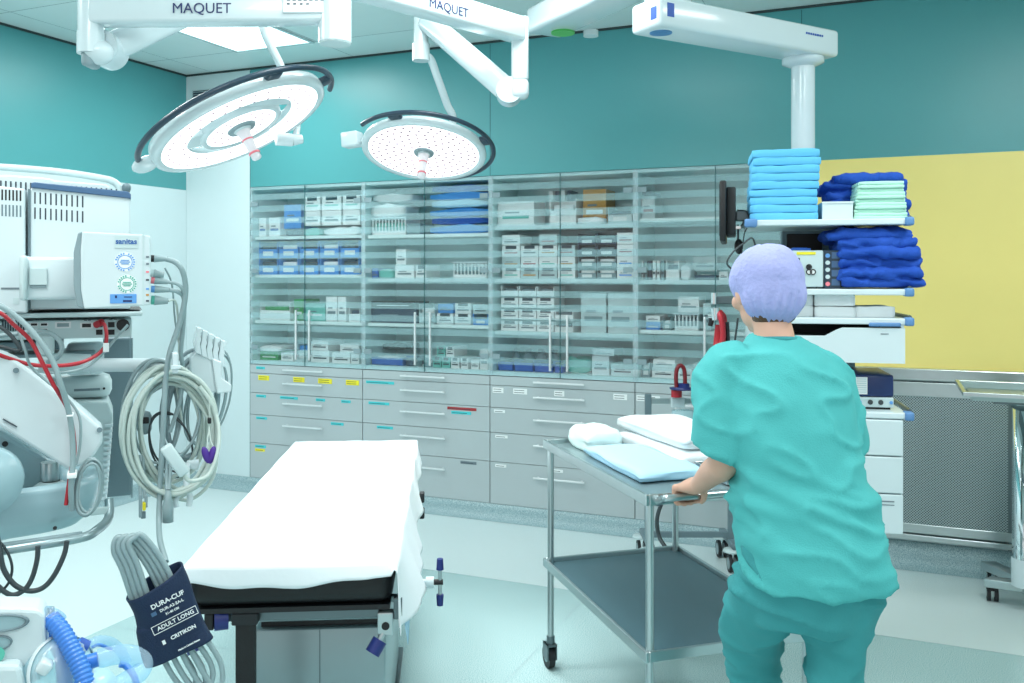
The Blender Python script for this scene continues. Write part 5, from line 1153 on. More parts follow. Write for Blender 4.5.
m = MB(CR); bx(m, 110, 136.5, 294, 303.5, MD_-.0012, MD_, 'blue_tag', 0); bx(m, 115, 117, 295.5, 298, MD_-.0016, MD_-.001, 'ink_navy', 0); bx(m, 124, 132, 296.5, 297.5, MD_-.0016, MD_-.001, 'ink_navy', 0); bx(m, 123, 132, 300, 302, MD_-.0016, MD_-.001, 'ink_navy', 0); m.build('blue_label', h)
m = MB(CR)
for i, v in enumerate((256, 263, 271, 279, 288, 294, 300)): bx(m, 146, 149, v, v+1.8, MD_-.001, MD_, ['print_grey', 'print_grey', 'marker_red', 'print_dark', 'blue_tag', 'kraft', 'print_dark'][i], 0)
m.build('socket_marks', h)
PLUG = [((151, 258.5), (166, 259), .0085, 'black'), ((151, 273), (164, 275), .0100, 'pale_plastic'), ((151, 280), (168, 282), .0085, 'marker_red'), ((151, 289), (169, 290), .0085, 'blue_tag'), ((151, 300), (168, 301), .0110, 'ring_green')]
for i, (a, b, r, mt) in enumerate(PLUG):
    m = MB(CR); p, q = C(*a, MD_+.035), C(*b, MD_+.035); m.cyl(p, p+(q-p)*.2, r*.9, mt, seg=14); m.cyl(p+(q-p)*.2, q, r, 'cable_grey', r*.6, 14); m.build('cable_plug', t)
# ---- cables
def cable(label, pts, r, mt, name='cable', sub=6, group=None, cat='cable'):
    m = MB(CR); m.tube([C(*p) for p in pts], r*.86, mt, 10, sub); return m.build(name, None, label, cat, group)
cable('thick grey cable arching from the top socket of the module box down to the coils', [(166, 259, 2.08), (175, 262, 2.08), (182, 270, 2.08), (185.5, 285, 2.09), (184, 305, 2.1), (178, 328, 2.11), (170, 352, 2.11), (166, 375, 2.11), (164, 410, 2.11), (162, 450, 2.12), (160, 490, 2.12), (159, 520, 2.1), (160, 540, 2.05), (166, 562, 2.0)], .0070, 'cable_grey')
cable('grey cable from the second lowest plug curving into the hanging bundle', [(169, 290, 2.085), (178, 292, 2.09), (184, 300, 2.11), (183, 330, 2.13), (181, 352, 2.14), (183, 372, 2.15), (180, 400, 2.15), (170, 432, 2.15)], .0055, 'cable_grey')
cable('grey cable looping from the red-marked plug of the module box', [(168, 282, 2.085), (177, 284, 2.085), (183, 291, 2.09), (184, 310, 2.12), (181, 340, 2.15)], .0045, 'cable_grey')
cable('thin pale cable dropping from the green-marked plug beside the thick cable', [(168, 301, 2.085), (175, 301, 2.1), (178, 318, 2.13), (179, 350, 2.17), (176, 380, 2.17), (182, 420, 2.17)], .0028, 'cable_pale')
cable('thin grey cable running from behind the module box down past the arm', [(165, 268, 2.1), (172, 285, 2.12), (175, 320, 2.15), (180, 350, 2.2)], .0022, 'cable_grey')
# big hanging coils
def coil(label, c, rx, ry, n, r, mt, d, seed, tilt=0, spread=.006, name='coiled_cable', tail=None, group='cable coils hanging from the arm'):
    rnd = random.Random(seed); pts = []
    for k in range(n*14+1):
        a = 2*PI*k/14+.6; w = 1+.05*math.sin(seed+k*.37)+rnd.uniform(-.02, .02)+.10*((k/(n*14.0))-.5); tl = math.radians(tilt)
        x = rx*w*math.sin(a); y = -ry*w*math.cos(a)+ry*.06*math.sin(k*.23+seed)
        pts.append(C(c[0]+x*math.cos(tl)-y*math.sin(tl)+2.2*math.sin(k/14+seed), c[1]+x*math.sin(tl)+y*math.cos(tl), d+spread*(k/14.0-n/2)+.004*math.sin(k*.9+seed)))
    if tail: pts += [C(*p) for p in tail]
    m = MB(CR); m.tube(pts, r*.84, mt, 8, 3); return m.build(name, None, label, 'coiled cable', group)
coil('front pale green cable coil hanging on the white arm', (171, 432), 44, 62, 4, .0058, 'cable_pale', 2.12, 1, 3)
coil('second pale green cable coil hanging just behind the front one', (166, 428), 40, 56, 3, .0055, 'cable_pale', 2.16, 4, -4)
coil('grey cable coil hanging at the left side of the pale coils', (152, 418), 27, 55, 3, .0058, 'cable_grey', 2.20, 2, 6)
coil('dark grey cable coil hanging behind the pale coils at their right', (190, 405), 25, 52, 3, .0056, 'grey_plastic', 2.20, 7, 10)
coil('thin grey lead coil hanging below the hooked cable hanger', (208, 400), 19, 46, 3, .0030, 'cable_grey', 2.21, 5, 14)
coil('loose pale green cable coil reaching lowest of the hanging coils', (178, 440), 36, 58, 2, .0052, 'cable_pale', 2.14, 15, -14)
coil('thin grey cable coil crossing the pale coils at a slant', (165, 424), 32, 44, 3, .0034, 'cable_grey', 2.15, 21, 24)
coil('small thin cable coil inside the big coils', (172, 445), 20, 32, 2, .0026, 'cable_dark', 2.18, 9, -20)
m = MB(CR); m.box(C(172, 0, 2.08).x, C(178, 0, 2.08).x, 2.06, 2.10, C(0, 380, 2.08).z, C(0, 358, 2.08).z, 'white_enamel', .003); m.box(C(170, 0, 2.08).x, C(180, 0, 2.08).x, 2.055, 2.06, C(0, 375, 2.08).z, C(0, 371, 2.08).z, 'white_plastic', .001); m.build('cable_clip', None, 'small white clip holding the cables to the white arm', 'clip')
m = MB(CR); bx(m, 137, 152, 411, 436, 2.175, 2.2, 'grey_plastic', .012); bx(m, 141, 149, 417, 424, 2.172, 2.176, 'black', .002); m.build('cable_adapter', None, 'grey oval cable adapter with dark marking hanging inside the coils', 'adapter')
for (u, lab) in ((152, 'left'), (190, 'right')): pass
t = thing('flat_connector', 'white flat slanted connector with a pale lead in front of the coils', 'connector', C(174, 475, 2.05), CR)
m = MB(CR); m.beam(C(165, 446, 2.06), C(185, 474, 2.06), .022, .026, 'pale_plastic', .005); m.build('body', t)
m = MB(CR); m.tube([C(183, 472, 2.06), C(188, 480, 2.06), C(198, 480, 2.06), C(209, 474, 2.07), (C(217, 455, 2.08)), C(219, 430, 2.1), C(213, 405, 2.12), C(204, 385, 2.14)], .0045, 'cable_pale', 10, 6); m.build('lead', t)
t = thing('lead_clips', 'pair of dark purple lead clips hanging on thin wires right of the coils', 'clip', C(208, 463, 2.08), CR)
for (u, v, r) in ((206, 455, -.15), (212, 455, .12)):
    m = MB(CR); m.tube([C(209.5, 400, 2.10), C(209.5, 425, 2.1), C((u+209)/2, 440, 2.09), C(u+2, 448, 2.085)], .0018, 'cable_pale', 6, 4); w_ = m.build('wire', t)
    m = MB(CR); m.ball(C(u, v, 2.085), (.008, .007, .020), 'purple', Matrix.Rotation(r*2, 4, 'Y')); m.build('purple_clip', t)
m = MB(CR); bx(m, 208, 211.5, 418, 424, 2.09, 2.105, 'black', .002); m.build('black_sleeve', t)
t = thing('sensor_plug', 'slim hanging connector pair with yellow insert left of the grey plug', 'connector', C(143, 520, 2.12), CR)
m = MB(CR); m.tube([C(139, 455, 2.14), C(140, 480, 2.13), C(140.5, 497, 2.12)], .0035, 'cable_grey', 8, 4); m.tube([C(143, 455, 2.14), C(144, 480, 2.13), C(145, 498, 2.12)], .0035, 'cable_grey', 8, 4); m.build('lead', t)
m = MB(CR); bx(m, 138.8, 142, 495, 518, 2.11, 2.125, 'grey_plastic', .002); bx(m, 144.5, 147.8, 496, 508, 2.11, 2.125, 'grey_plastic', .002); bx(m, 141, 145.8, 512, 519, 2.112, 2.123, 'mid_plastic', .001); m.build('body', t)
m = MB(CR); bx(m, 142.5, 146, 502.5, 511, 2.108, 2.122, 'yellow', .002); m.build('yellow_insert', t)
t = thing('grey_plug', 'grey bottle-shaped plug hanging below the coils on a twin cable', 'connector', C(168, 523, 2.1), CR)
m = MB(CR); m.tube([C(166, 455, 2.13), C(166.5, 475, 2.12), C(167, 490, 2.1)], .004, 'cable_grey', 8, 4); m.tube([C(171, 455, 2.13), C(170, 475, 2.12), C(169, 490, 2.1)], .004, 'cable_grey', 8, 4); m.build('lead', t)
m = MB(CR); zf = lambda v: C(168, v, 2.1).z; m.lathe([(0, zf(523)), (.0115, zf(522)), (.0118, zf(506)), (.008, zf(498)), (.005, zf(490)), (0, zf(490))], 'cable_grey', Matrix.Translation((C(168, 0, 2.1).x, 2.1, 0)), 20); m.build('body', t)
m = MB(CR); m.tube([C(199, 462, 2.14), C(190, 464, 2.14), C(187, 470, 2.13), C(187, 488, 2.12), C(190, 497, 2.12), (C(189, 506, 2.12))], .007, 'white_plastic', 12, 6); m.tube([C(189, 492, 2.12), C(181, 494, 2.12), C(176, 500, 2.12), C(176.5, 507, 2.12)], .006, 'white_plastic', 12, 6); m.beam(C(186, 464, 2.14), C(199, 466, 2.14), .014, .018, 'white_plastic', .004); m.build('white_hook', None, 'white curved hook with a forked lower end hanging below the coils', 'hook')
# cables over the arm cover
cable('red cable dropping diagonally from the left edge over the white arm cover', [(-25, 306, 2.0), (0, 313, 2.0), (14, 325, 1.99), (30, 340, 1.99), (42, 362, 1.98), (52, 382, 1.98), (58, 392, 1.985), (68, 410, 2.03), (73, 430, 2.04), (74.5, 452, 2.04), (71, 470, 2.02), (68, 490, 2.02), (66, 505, 2.02)], .0048, 'red', group=None)
cable('red network cable looping from its socket to the left edge', [(101, 322, 2.235), (105, 326, 2.2), (106.5, 337, 2.18), (104, 348, 2.17), (92, 358, 2.14), (75, 364, 2.11), (50, 366, 2.1), (28, 364, 2.08), (5, 357, 2.06), (-25, 345, 2.05)], .0048, 'red')
cable('thick grey cable running from the left edge down across the arm cover to the tie', [(-20, 303, 1.98), (0, 306, 1.98), (18, 318, 1.98), (35, 335, 1.975), (52, 360, 1.975), (61, 385, 1.975), (68, 408, 1.99), (72, 432, 2.0), (73, 460, 2.0), (71, 485, 2.0), (72, 510, 2.02)], .0065, 'cable_grey')
cable('thin grey cable crossing the red one on the arm cover', [(-10, 300, 2.01), (8, 312, 2.01), (18, 330, 2.01), (25, 350, 2.0), (32, 368, 2.03), (55, 388, 2.03), (72, 404, 2.03), (80, 420, 2.03), (80, 445, 2.03), (76, 465, 2.03)], .0032, 'cable_grey')
cable('grey cable loop below the computer unit in front of the bracket', [(-20, 338, 2.2), (15, 334, 2.19), (40, 331, 2.18), (55, 336, 2.17), (62, 347, 2.17), (58, 357, 2.18), (48, 362, 2.2)], .006, 'cable_grey')
cable('grey power cable curving from the black socket down to the left', [(128, 325, 2.2), (116, 338, 2.19), (104, 352, 2.18), (88, 366, 2.15), (68, 372, 2.12), (45, 372, 2.1), (20, 366, 2.1), (-20, 350, 2.1)], .0038, 'cable_grey')
cable('dark cable in the tangle at the left edge behind the red cable', [(-20, 318, 2.15), (5, 330, 2.15), (20, 350, 2.15), (-5, 346, 2.15), (-25, 350, 2.15)], .005, 'cable_dark')
m = MB(CR); m.cyl(C(96, 325, 2.238), C(102, 322, 2.225), .008, 'red', seg=12); m.build('network_plug', None, 'red network plug in the socket of the computer unit', 'plug')
m = MB(CR); m.box(*(C(103, 0, 2.17).x, C(109, 0, 2.17).x), 2.155, 2.175, C(0, 355, 2.17).z, C(0, 346, 2.17).z, 'label_white', .001, None); m.build('cable_tag', None, 'small white tag wrapped round the red network cable', 'tag')
for (u, v, lab) in ((71, 480.5, 'lower'), (70.5, 419, 'upper')):
    m = MB(CR); m.box(C(u-4, 0, 2.0).x, C(u+(6 if lab == 'lower' else 3), 0, 2.0).x, 1.985, 2.03, C(0, v+(2.6 if lab == 'lower' else 1), 2.0).z, C(0, v-(2.2 if lab == 'lower' else 1), 2.0).z, 'label_white', .002); m.build('cable_tie', None, '%s white cable tie on the cables crossing the arm cover' % lab, 'cable tie', 'cable ties')
for i, (rx_, ry_, dd) in enumerate(((14, 29, 2.03),)):
    coil('grey cable coil stuffed beside the pivot dome under the arm cover', (89, 487), 12, 27, 5, .0032, 'cable_grey', 2.02, 12, 8, .004, group=None)
cable('black hose hanging in a wide loop from the right part of the rail', [(67, 541, 1.96), (64, 555, 1.96), (55, 574, 1.96), (44, 587, 1.96), (30, 591, 1.96), (15, 585, 1.96), (4, 570, 1.96), (0, 552, 1.96), (-4, 530, 1.97)], .0058, 'cable_dark', 'hose', cat='hose')
cable('black hose hanging from the middle of the rail to the left edge', [(38, 546, 1.96), (37, 560, 1.96), (32, 578, 1.96), (24, 590, 1.96), (12, 595, 1.96), (0, 588, 1.96), (-14, 572, 1.96), (-20, 550, 1.96)], .0056, 'cable_dark', 'hose', cat='hose')
cable('thin black hose curving down at the left edge under the rail', [(-8, 535, 1.97), (5, 548, 1.97), (12, 566, 1.97), (9, 582, 1.97), (0, 592, 1.97), (-15, 600, 1.97)], .003, 'cable_dark', 'hose', cat='hose')
# blood pressure cuff with its tubes
CD = 1.98
AG = .37; CU = axes(C(168, 616, CD), Vector((math.cos(AG), 0, math.sin(AG))), Vector((-math.sin(AG), 0, math.cos(AG))))      # x right, y up along the cuff, z towards camera
t = thing('blood_pressure_cuff', 'navy blood pressure cuff with white print hanging from its grey tube', 'blood pressure cuff', C(170, 660, CD), CR)
W2, H2 = .060, .080
m = MB(CR)
def wrap(s, q):
    a = 2*PI*s; x = W2*math.copysign(abs(math.cos(a))**.8, math.cos(a)); z = .030*math.sin(a)
    y = -H2+2*H2*q; w = noise.noise(Vector((a*1.2, y*18, 3)))
    k = 1-.06*math.sin(q*PI)+.05*w; x2 = x*k+.006*math.sin(y*30)*(1 if x < 0 else .4)
    y2 = y+(.010*math.cos(a*1.0+.5))*(1 if q > .5 else -.6)
    return CU @ Vector((x2-.008*(x < 0)*(1-q), y2, z*(1+.25*w)))
m.grid(wrap, 64, 30, 'navy_fabric'); cf = m.build('cuff_fabric', t, solid=.003)
def ctext(s, size, x, y, mt='label_white', al='CENTER', bold=.0002): text(None, s, size, CU @ Matrix.Translation((x, y, .0385)), mt, cf, 'cuff_lettering', CR, ext=.0003, align=al, bold=bold)
ctext('DURA-CUF', .0135, .014, .044, bold=.0003); ctext('DUR-A2-2A-L', .0082, .017, .030); ctext('31-40 CM', .0066, .014, .019); ctext('ADULT LONG', .0118, .013, -.002); ctext('CRITIKON', .0110, .017, -.032, bold=.0003); ctext('Made in United States', .0050, .017, -.062)
m = MB(CR)
for (a, b, c_, e) in ((-.034, .057, .0062, .0074), (-.034, .057, -.0107, -.0095), (-.034, -.0328, -.0095, .0062), (.0558, .057, -.0095, .0062)): m.box(a, b, c_, e, .0380, .0385, 'label_white', 0, CU)
m.box(-.026, -.020, -.037, -.028, .0380, .0385, 'label_white', 0, CU); m.box(-.024, -.014, .026, .034, .0380, .0385, 'slate_blue', 0, CU); m.build('printed_frame', cf)
for i in range(4):
    m = MB(CR); o_ = i*.0; x = -.030+i*.010
    m.tube([CU @ Vector((x-.02, .04, .0+.004*i)), CU @ Vector((x-.012, .13, .004*i)), CU @ Vector((x-.012, .175, .004*i)), CU @ Vector((x+.003, .196-.004*i, .004*i)), CU @ Vector((x+.018, .180, .004*i)), CU @ Vector((x+.032, .12, .004*i)), CU @ Vector((x+.036, .04, .004*i))], .0058, 'cable_grey', 10, 6); m.build('tube_loop', t)
for i in range(4):
    m = MB(CR); x = -.030+i*.018
    m.tube([CU @ Vector((x-.01, -.04, .004*i)), CU @ Vector((x-.008, -.11, .004*i)), CU @ Vector((x+.002, -.155-.01*i, .004*i)), CU @ Vector((x+.022, -.165-.01*(i % 2), .004*i)), CU @ Vector((x+.032, -.13, .004*i)), CU @ Vector((x+.02, -.05, .004*i))], .0058, 'cable_grey', 10, 6); m.build('tube_loop', t)
# ---- console and breathing hoses in the lower left corner
KD = 1.72
t = thing('ventilator_console', 'white console corner with oval blue display at the lower left edge', 'medical device', C(0, 700, KD), CR)
m = MB(CR); plate(m, [(-120, 608), (20, 609), (38, 610), (45, 615), (46, 640), (47, 660), (43, 678), (34, 684), (26, 680), (22, 668), (-120, 666)], KD, .07, 'white_plastic', .006); c1 = m.build('housing', t)
m = MB(CR); plate(m, [(-120, 664), (20, 666), (26, 690), (30, 760), (-120, 760)], KD-.03, .15, 'white_enamel', .008); m.build('lower_housing', t)
def oval(c, rx, ry, mt, mt2):
    m = MB(CR); Z = Matrix.Translation(c) @ Matrix.Rotation(math.radians(4), 4, 'Y'); sc = Matrix.Diagonal((rx, 1, ry, 1))
    Q = Z @ sc @ Matrix.Rotation(PI/2, 4, 'X')
    m.lathe([(1.0, 0), (.98, .005), (.86, .005), (.84, .002)], mt, Q, 40); m.lathe([(.84, .002), (0, .002)], mt2, Q, 40); return m
oval(C(0, 623, KD), .044, .0145, 'mid_plastic', 'housing_blue').build('oval_display', c1); oval(C(-1, 642.5, KD), .020, .012, 'mid_plastic', 'housing_blue').build('round_button', c1)
m = MB(CR); m.cyl(C(-4, 655, KD), C(-4, 655, KD-.01), .013, 'ring_green', seg=16); m.build('green_button', c1)
m = MB(CR); m.beam(C(40, 672, KD-.03), C(49, 660, KD-.03), .03, .022, 'white_enamel', .006); m.build('latch', t)
def hose(label, pts, r, mt, rib=.0008, per=.0075, cat='breathing hose', mb=None):
    P, R = catmull([C(*p) for p in pts], [r]*len(pts), 14); L = 0; Rr = []
    # resample evenly and modulate the radius
    D_ = [0]
    for i in range(1, len(P)): D_.append(D_[-1]+(P[i]-P[i-1]).length)
    n = int(D_[-1]/(per/4)); Q = []; i = 0
    for k in range(n+1):
        s = D_[-1]*k/n
        while i < len(D_)-2 and D_[i+1] < s: i += 1
        f = (s-D_[i])/max(1e-9, D_[i+1]-D_[i]); Q.append(P[i].lerp(P[i+1], f)); Rr.append(r+rib*(1 if (k % 4) in (1, 2) else -1))
    m = MB(CR); m.tube(Q, r, mt, 18, 1, radii=Rr); return m
hose('', [(50, 618, 1.74), (62, 632, 1.72), (72, 650, 1.70), (82, 672, 1.68), (90, 700, 1.66)], .0150, 'blue_hose').build('breathing_hose', None, 'thick ribbed blue breathing hose running down from the console', 'hose')
hose('', [(49, 626, 1.80), (55, 640, 1.80), (62, 656, 1.78), (66, 690, 1.76)], .013, 'blue_hose').build('breathing_hose', None, 'second ribbed blue hose half hidden behind the thick one', 'hose')
m = MB(CR); m.cyl(C(49, 622, 1.74), C(56, 612, 1.75), .02, 'clear_tube', seg=20); m.cyl(C(51, 617, 1.76), C(51, 607, 1.76), .0055, 'grey_plastic', seg=12); m.build('hose_connector', None, 'pale hose connector with a small stub at the console edge', 'connector')
m = MB(CR); m.cyl(C(78, 644, 1.74), C(87, 648, 1.74), .0125, 'print_blue', seg=20); m.cyl(C(76, 643, 1.74), C(80, 645, 1.74), .009, 'blue_hose', seg=18); m.build('dust_plug', None, 'dark blue round hose cap beside the ribbed blue hose', 'cap')
hose('', [(86, 647, 1.75), (98, 641, 1.76), (110, 642, 1.77), (120, 650, 1.78), (127, 662, 1.78)], .0088, 'clear_tube', .0006).build('breathing_hose', None, 'narrow clear ribbed hose arching from the dark blue cap', 'hose')
m = MB(CR); m.tube([C(90, 648, 1.765), C(100, 645, 1.765), C(112, 650, 1.768)], .003, 'blue_hose', 8, 5); m.build('blue_line', None, 'thin blue line inside the narrow clear hose', 'tube')
m = MB(CR); m.cyl(C(86, 663, 1.72), C(98, 659, 1.72), .0125, 'blue_hose', seg=20); m.build('hose_sleeve', None, 'bright blue sleeve joining the clear smooth tube to the ribbed hose', 'sleeve')
m = MB(CR); m.tube([C(98, 659, 1.72), C(115, 655, 1.72), (C(132, 655, 1.72)), C(143, 662, 1.72), C(140, 672, 1.71), C(128, 680, 1.70), C(112, 690, 1.68)], .0165, 'clear_tube', 16, 6); m.build('clear_tube', None, 'wide clear smooth tube curving round at the bottom left', 'tube')
m = MB(CR); m.tube([C(120, 664, 1.76), C(126, 666, 1.76), C(134, 676, 1.74), C(138, 690, 1.72)], .006, 'blue_hose', 8, 5); m.build('blue_line', None, 'blue tube crossing behind the wide clear tube', 'tube')
m = MB(CR); m.lathe([(0, .02), (.045, .02), (.055, .0), (.055, -.025), (.045, -.05), (0, -.055)], 'clear_plastic', zaxis(C(62, 670, 1.72), (.5, -.8, .3)), 32); m.lathe([(.056, .004), (.06, 0), (.056, -.006)], 'white_plastic', zaxis(C(62, 670, 1.72), (.5, -.8, .3)), 32); m.build('breathing_chamber', None, 'round clear plastic chamber between console and blue hose', 'chamber')
m = MB(CR); m.lathe([(0, .0), (.03, 0), (.034, -.02), (.03, -.04), (0, -.04)], 'clear_plastic', zaxis(C(98, 684, 1.66), (.2, -.6, .8)), 28); m.build('face_mask_valve', None, 'small clear valve dome at the bottom edge beside the blue hose', 'valve')

# ------------------------------------------------------------------ the person, seen from behind, pushing the trolley
def loft(mb, secs, mt, n=40, pw=.8):
    # secs: (cx, cy, z, half width, half depth, yaw)
    S = []; 
    for i in range(len(secs)-1):
        for k in range(6):
            t_ = k/6; p0 = secs[max(0, i-1)]; p1 = secs[i]; p2 = secs[i+1]; p3 = secs[min(len(secs)-1, i+2)]
            S.append([.5*((2*p1[j])+(p2[j]-p0[j])*t_+(2*p0[j]-5*p1[j]+4*p2[j]-p3[j])*t_*t_+(3*p1[j]-p0[j]-3*p2[j]+p3[j])*t_**3) for j in range(6)])
    S.append(list(secs[-1])); vs = []; fs = []
    for s in S:
        for k in range(n):
            a = 2*PI*k/n; x = math.copysign(abs(math.cos(a))**pw, math.cos(a))*s[3]; y = math.copysign(abs(math.sin(a))**pw, math.sin(a))*s[4]
            vs.append((s[0]+x*math.cos(s[5])-y*math.sin(s[5]), s[1]+x*math.sin(s[5])+y*math.cos(s[5]), s[2]))
    for i in range(len(S)-1):
        for k in range(n): j = (k+1) % n; fs.append([i*n+k, i*n+j, (i+1)*n+j, (i+1)*n+k])
    fs.append(list(range(n))[::-1]); fs.append([(len(S)-1)*n+k for k in range(n)])
    mb.raw(vs, fs, mt, True)
yw = .22
LS, RS = (.565, 2.33, 1.285), (.822, 2.36, 1.262)
LE, RE = (.545, 2.30, 1.055), (.868, 2.36, 1.04)
bar = lambda x: (CR0.inverted() @ TR) @ Vector((x, -TL-.07, .89))
fwd = ((CR0.inverted() @ TR).to_3x3() @ Vector((0, 1, 0))); sid = ((CR0.inverted() @ TR).to_3x3() @ Vector((1, 0, 0))); UP = Vector((0, 0, 1))
BL, BR = bar(.095), bar(.44)
t = thing('person', 'person in teal scrubs and lavender cap seen from behind, pushing the steel trolley', 'person', (.74, 2.25, 0), CR0)
b = MB(CR0)
loft(b, [(.745, 2.25, .76, .16, .12, yw), (.745, 2.25, .90, .155, .11, yw), (.735, 2.27, 1.03, .125, .095, yw), (.715, 2.30, 1.18, .15, .105, yw), (.70, 2.33, 1.29, .145, .09, yw), (.692, 2.35, 1.335, .075, .06, yw), (.688, 2.36, 1.37, .05, .05, yw)], 'skin')
for (s, e, B_) in ((LS, LE, BL), (RS, RE, BR)):
    wr = B_-fwd*.060+UP*.045
    b.tube([s, ((s[0]+e[0])/2, (s[1]+e[1])/2-.01, (s[2]+e[2])/2), e, (Vector(e)*.55+wr*.45), wr], 0, 'skin', 16, 5, radii=[.055, .046, .040, .036, .025])
    kn = B_+fwd*.012+UP*.026
    b.tube([wr, B_-fwd*.03+UP*.038, kn], 0, 'skin', 12, 4, radii=[.024, .026, .02])
    for o_ in (-.018, .018): b.tube([wr+sid*o_*.3, B_-fwd*.025+UP*.034+sid*o_, kn+sid*o_*1.3], 0, 'skin', 10, 4, radii=[.018, .017, .0125])
    for i, (o_, ln) in enumerate(((-.032, .9), (-.011, 1.05), (.011, 1.0), (.031, .82))):
        sgn = -1 if B_ is BL else 1
        b.tube([kn+sid*o_-fwd*.005, kn+sid*o_+fwd*.014*ln-UP*.004, B_+sid*o_*.95+fwd*.026*ln-UP*.008, B_+sid*o_*.92+fwd*.014-UP*.022*ln, B_+sid*o_*.9-fwd*.004-UP*.019*ln], 0, 'skin', 8, 4, radii=[.0105, .0100, .0092, .0085, .0070])
    th = 1 if B_ is BL else -1
    b.tube([B_-fwd*.035+UP*.03+sid*.020*th, B_-fwd*.026+UP*.014+sid*.036*th, B_-fwd*.020-UP*.004+sid*.038*th, B_-fwd*.008-UP*.019+sid*.034*th], 0, 'skin', 8, 4, radii=[.013, .0115, .010, .008])
# legs
LH, LK, LA = (.668, 2.27, .80), (.660, 2.44, .46), (.655, 2.30, .10)
RH, RK, RA = (.822, 2.25, .80), (.812, 2.25, .45), (.815, 2.00, .14)
for (h, k, a_) in ((LH, LK, LA), (RH, RK, RA)):
    b.tube([h, ((h[0]+k[0])/2, (h[1]+k[1])/2+.01, (h[2]+k[2])/2), k, ((k[0]+a_[0])/2, (k[1]+a_[1])/2-.02, (k[2]+a_[2])/2), a_], 0, 'skin', 16, 5, radii=[.080, .062, .048, .048, .034])
# head, turned towards the trolley
HM = Matrix.Translation((.674, 2.40, 1.487)) @ Matrix.Rotation(.25, 4, 'Z') @ Matrix.Rotation(-.22, 4, 'X')
HR = HM.to_3x3().to_4x4()
b.tube([(.69, 2.345, 1.33), (.686, 2.365, 1.40), (.682, 2.385, 1.44)], 0, 'skin', 18, 4, radii=[.056, .049, .050])
def hb(c, r): b.ball(HM @ Vector(c), r, 'skin', HR, 20, 14)
hb((0, 0, .015), (.073, .092, .092)); hb((0, .03, -.05), (.052, .058, .055)); hb((0, .065, -.085), (.022, .02, .018))
hb((0, .092, -.012), (.010, .020, .020)); hb((0, .088, .02), (.008, .012, .03)); hb((0, .085, -.048), (.022, .010, .006)); hb((0, .084, -.058), (.018, .010, .006))
for s in (-1, 1): hb((s*.074, -.002, -.010), (.010, .018, .030)); hb((s*.03, .082, .028), (.018, .008, .006)); hb((s*.045, .055, -.02), (.022, .022, .022))
body = remeshed(b, .0055, 3, 'body', t)
m = MB(CR0)
for s in (-1, 1): m.ball(HM @ Vector((s*.03, .078, .008)), .0115, 'white_plastic', None, 14, 8); m.ball(HM @ Vector((s*.03, .0875, .008)), .0045, 'print_dark', None, 10, 6)
m.build('eyes', t)
# clothes
def folds(amp, sc=1.0):
    def f(p, n):
        a = noise.noise(Vector((p.x*9*sc+p.z*4, p.y*7*sc, p.z*6*sc-p.x*3))); c = 1-abs(noise.noise(Vector((p.x*5*sc-p.z*5, p.y*5, p.z*15*sc+p.x*7))))*2
        e = noise.noise(Vector((p.x*24, p.y*24, p.z*20)))
        return amp*(a*.9+max(0, c)**3*.75+e*.16)
    return f
def topfold(p, n):
    base = folds(.018)(p, n); w = math.exp(-((p.z-.97)/.07)**2); g = 1-abs(noise.noise(Vector((p.x*4+2, p.y*4, p.z*26+p.x*9))))*2.2
    return base*.8+.012*w*max(-.3, g)
s = MB(CR0)
loft(s, [(.756, 2.245, .768, .176, .156, yw), (.756, 2.245, .785, .177, .158, yw), (.748, 2.25, .86, .175, .155, yw), (.735, 2.27, .95, .168, .145, yw), (.728, 2.28, 1.03, .160, .135, yw), (.710, 2.30, 1.15, .168, .130, yw), (.700, 2.325, 1.25, .165, .118, yw), (.695, 2.34, 1.315, .118, .10, yw), (.690, 2.35, 1.352, .066, .066, yw), (.689, 2.355, 1.362, .058, .058, yw)], 'scrub')
s.tube([(.615, 2.335, 1.285), (.565, 2.33, 1.262), (.552, 2.315, 1.18), (.545, 2.31, 1.11), (.542, 2.315, 1.085)], 0, 'scrub', 20, 5, radii=[.075, .083, .080, .084, .086])
s.tube([(.775, 2.345, 1.268), (.818, 2.355, 1.236), (.840, 2.355, 1.16), (.862, 2.36, 1.09), (.864, 2.362, 1.072)], 0, 'scrub', 20, 5, radii=[.072, .080, .074, .077, .078])
top = remeshed(s, .0095, 3, 'scrub_top', t, disp=topfold)
s = MB(CR0)
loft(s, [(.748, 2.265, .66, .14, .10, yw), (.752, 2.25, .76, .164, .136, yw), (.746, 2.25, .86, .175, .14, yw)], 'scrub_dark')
s.tube([(LH[0]-.005, LH[1], .76), (.640, 2.37, .62), LK, (.658, 2.40, .28), (LA[0], LA[1]+.01, .12), (LA[0], LA[1], .075)], 0, 'scrub_dark', 22, 5, radii=[.100, .080, .068, .068, .068, .072])
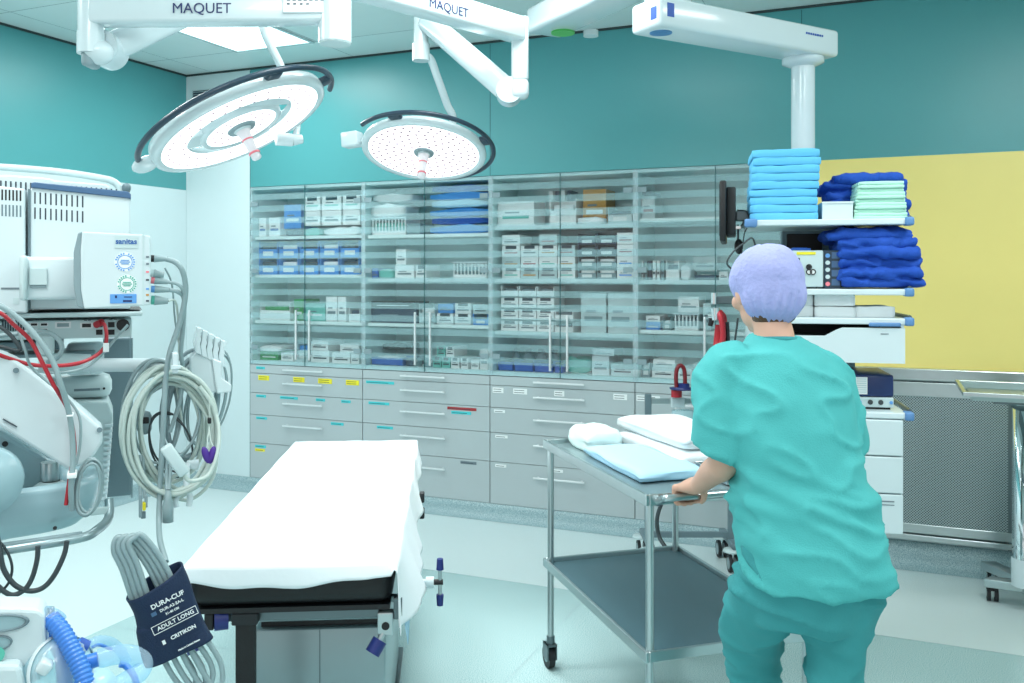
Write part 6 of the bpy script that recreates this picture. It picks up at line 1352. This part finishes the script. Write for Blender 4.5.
s.tube([(RH[0]+.005, RH[1], .76), (.818, 2.26, .62), RK, (.81, 2.15, .29), (RA[0], RA[1]+.02, .14), (RA[0], RA[1], .115)], 0, 'scrub_dark', 22, 5, radii=[.098, .078, .068, .070, .068, .072])
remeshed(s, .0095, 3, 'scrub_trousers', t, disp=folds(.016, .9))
s = MB(CR0)
s.ball(HM @ Vector((0, -.020, .030)), (.093, .108, .092), 'lavender', HR, 28, 18); s.ball(HM @ Vector((0, -.045, -.010)), (.084, .080, .088), 'lavender', HR, 24, 16)
def capfold(p, n):
    q = HM.inverted() @ p; a = math.atan2(q.x, q.y+.02); rim = math.exp(-((q.z+.055)/.035)**2)
    return .004*noise.noise(Vector((p.x*14, p.y*14, p.z*14)))+.0035*rim*math.sin(a*22+noise.noise(p*20)*2)+.005*noise.noise(Vector((a*2.5, q.z*16, 1)))
remeshed(s, .0065, 2, 'surgical_cap', t, disp=capfold)
m = MB(CR0); m.ball(HM @ Vector((.004, -.030, -.072)), (.058, .056, .030), 'hair', HR, 32, 18); m.build('nape_hair', t)
m = MB(CR0); m.lathe([(.0575, 0), (.062, .004), (.063, .012), (.0575, .016)], 'scrub_dark', Matrix.Translation((.689, 2.355, 1.350)) @ Matrix.Rotation(-.12, 4, 'X'), 32); m.build('neckband', top)
for (a_, pit, lab) in ((LA, 0, 'l'), (RA, -.55, 'r')):
    M_ = Matrix.Translation((a_[0], a_[1], a_[2]-.075)) @ Matrix.Rotation(.15, 4, 'Z') @ Matrix.Rotation(pit, 4, 'X')
    s = MB(CR0); 
    def shoe(u_, q):
        y = -.075+.255*u_; wd = .040*(math.sin(PI*min(.98, max(.03, u_*.94+.04)))**.35)*(1+.12*math.sin(u_*5)); ht = .085*(1-u_)**.8*1.0+.038*(u_*(1-u_)*4)**.3+.012; a = 2*PI*q
        return M_ @ Vector((wd*math.copysign(abs(math.cos(a))**.7, math.cos(a)), y, max(.0, ht/2+ht/2*math.sin(a))))
    s.grid(shoe, 24, 20, 'shoe'); s.build('shoe', t)
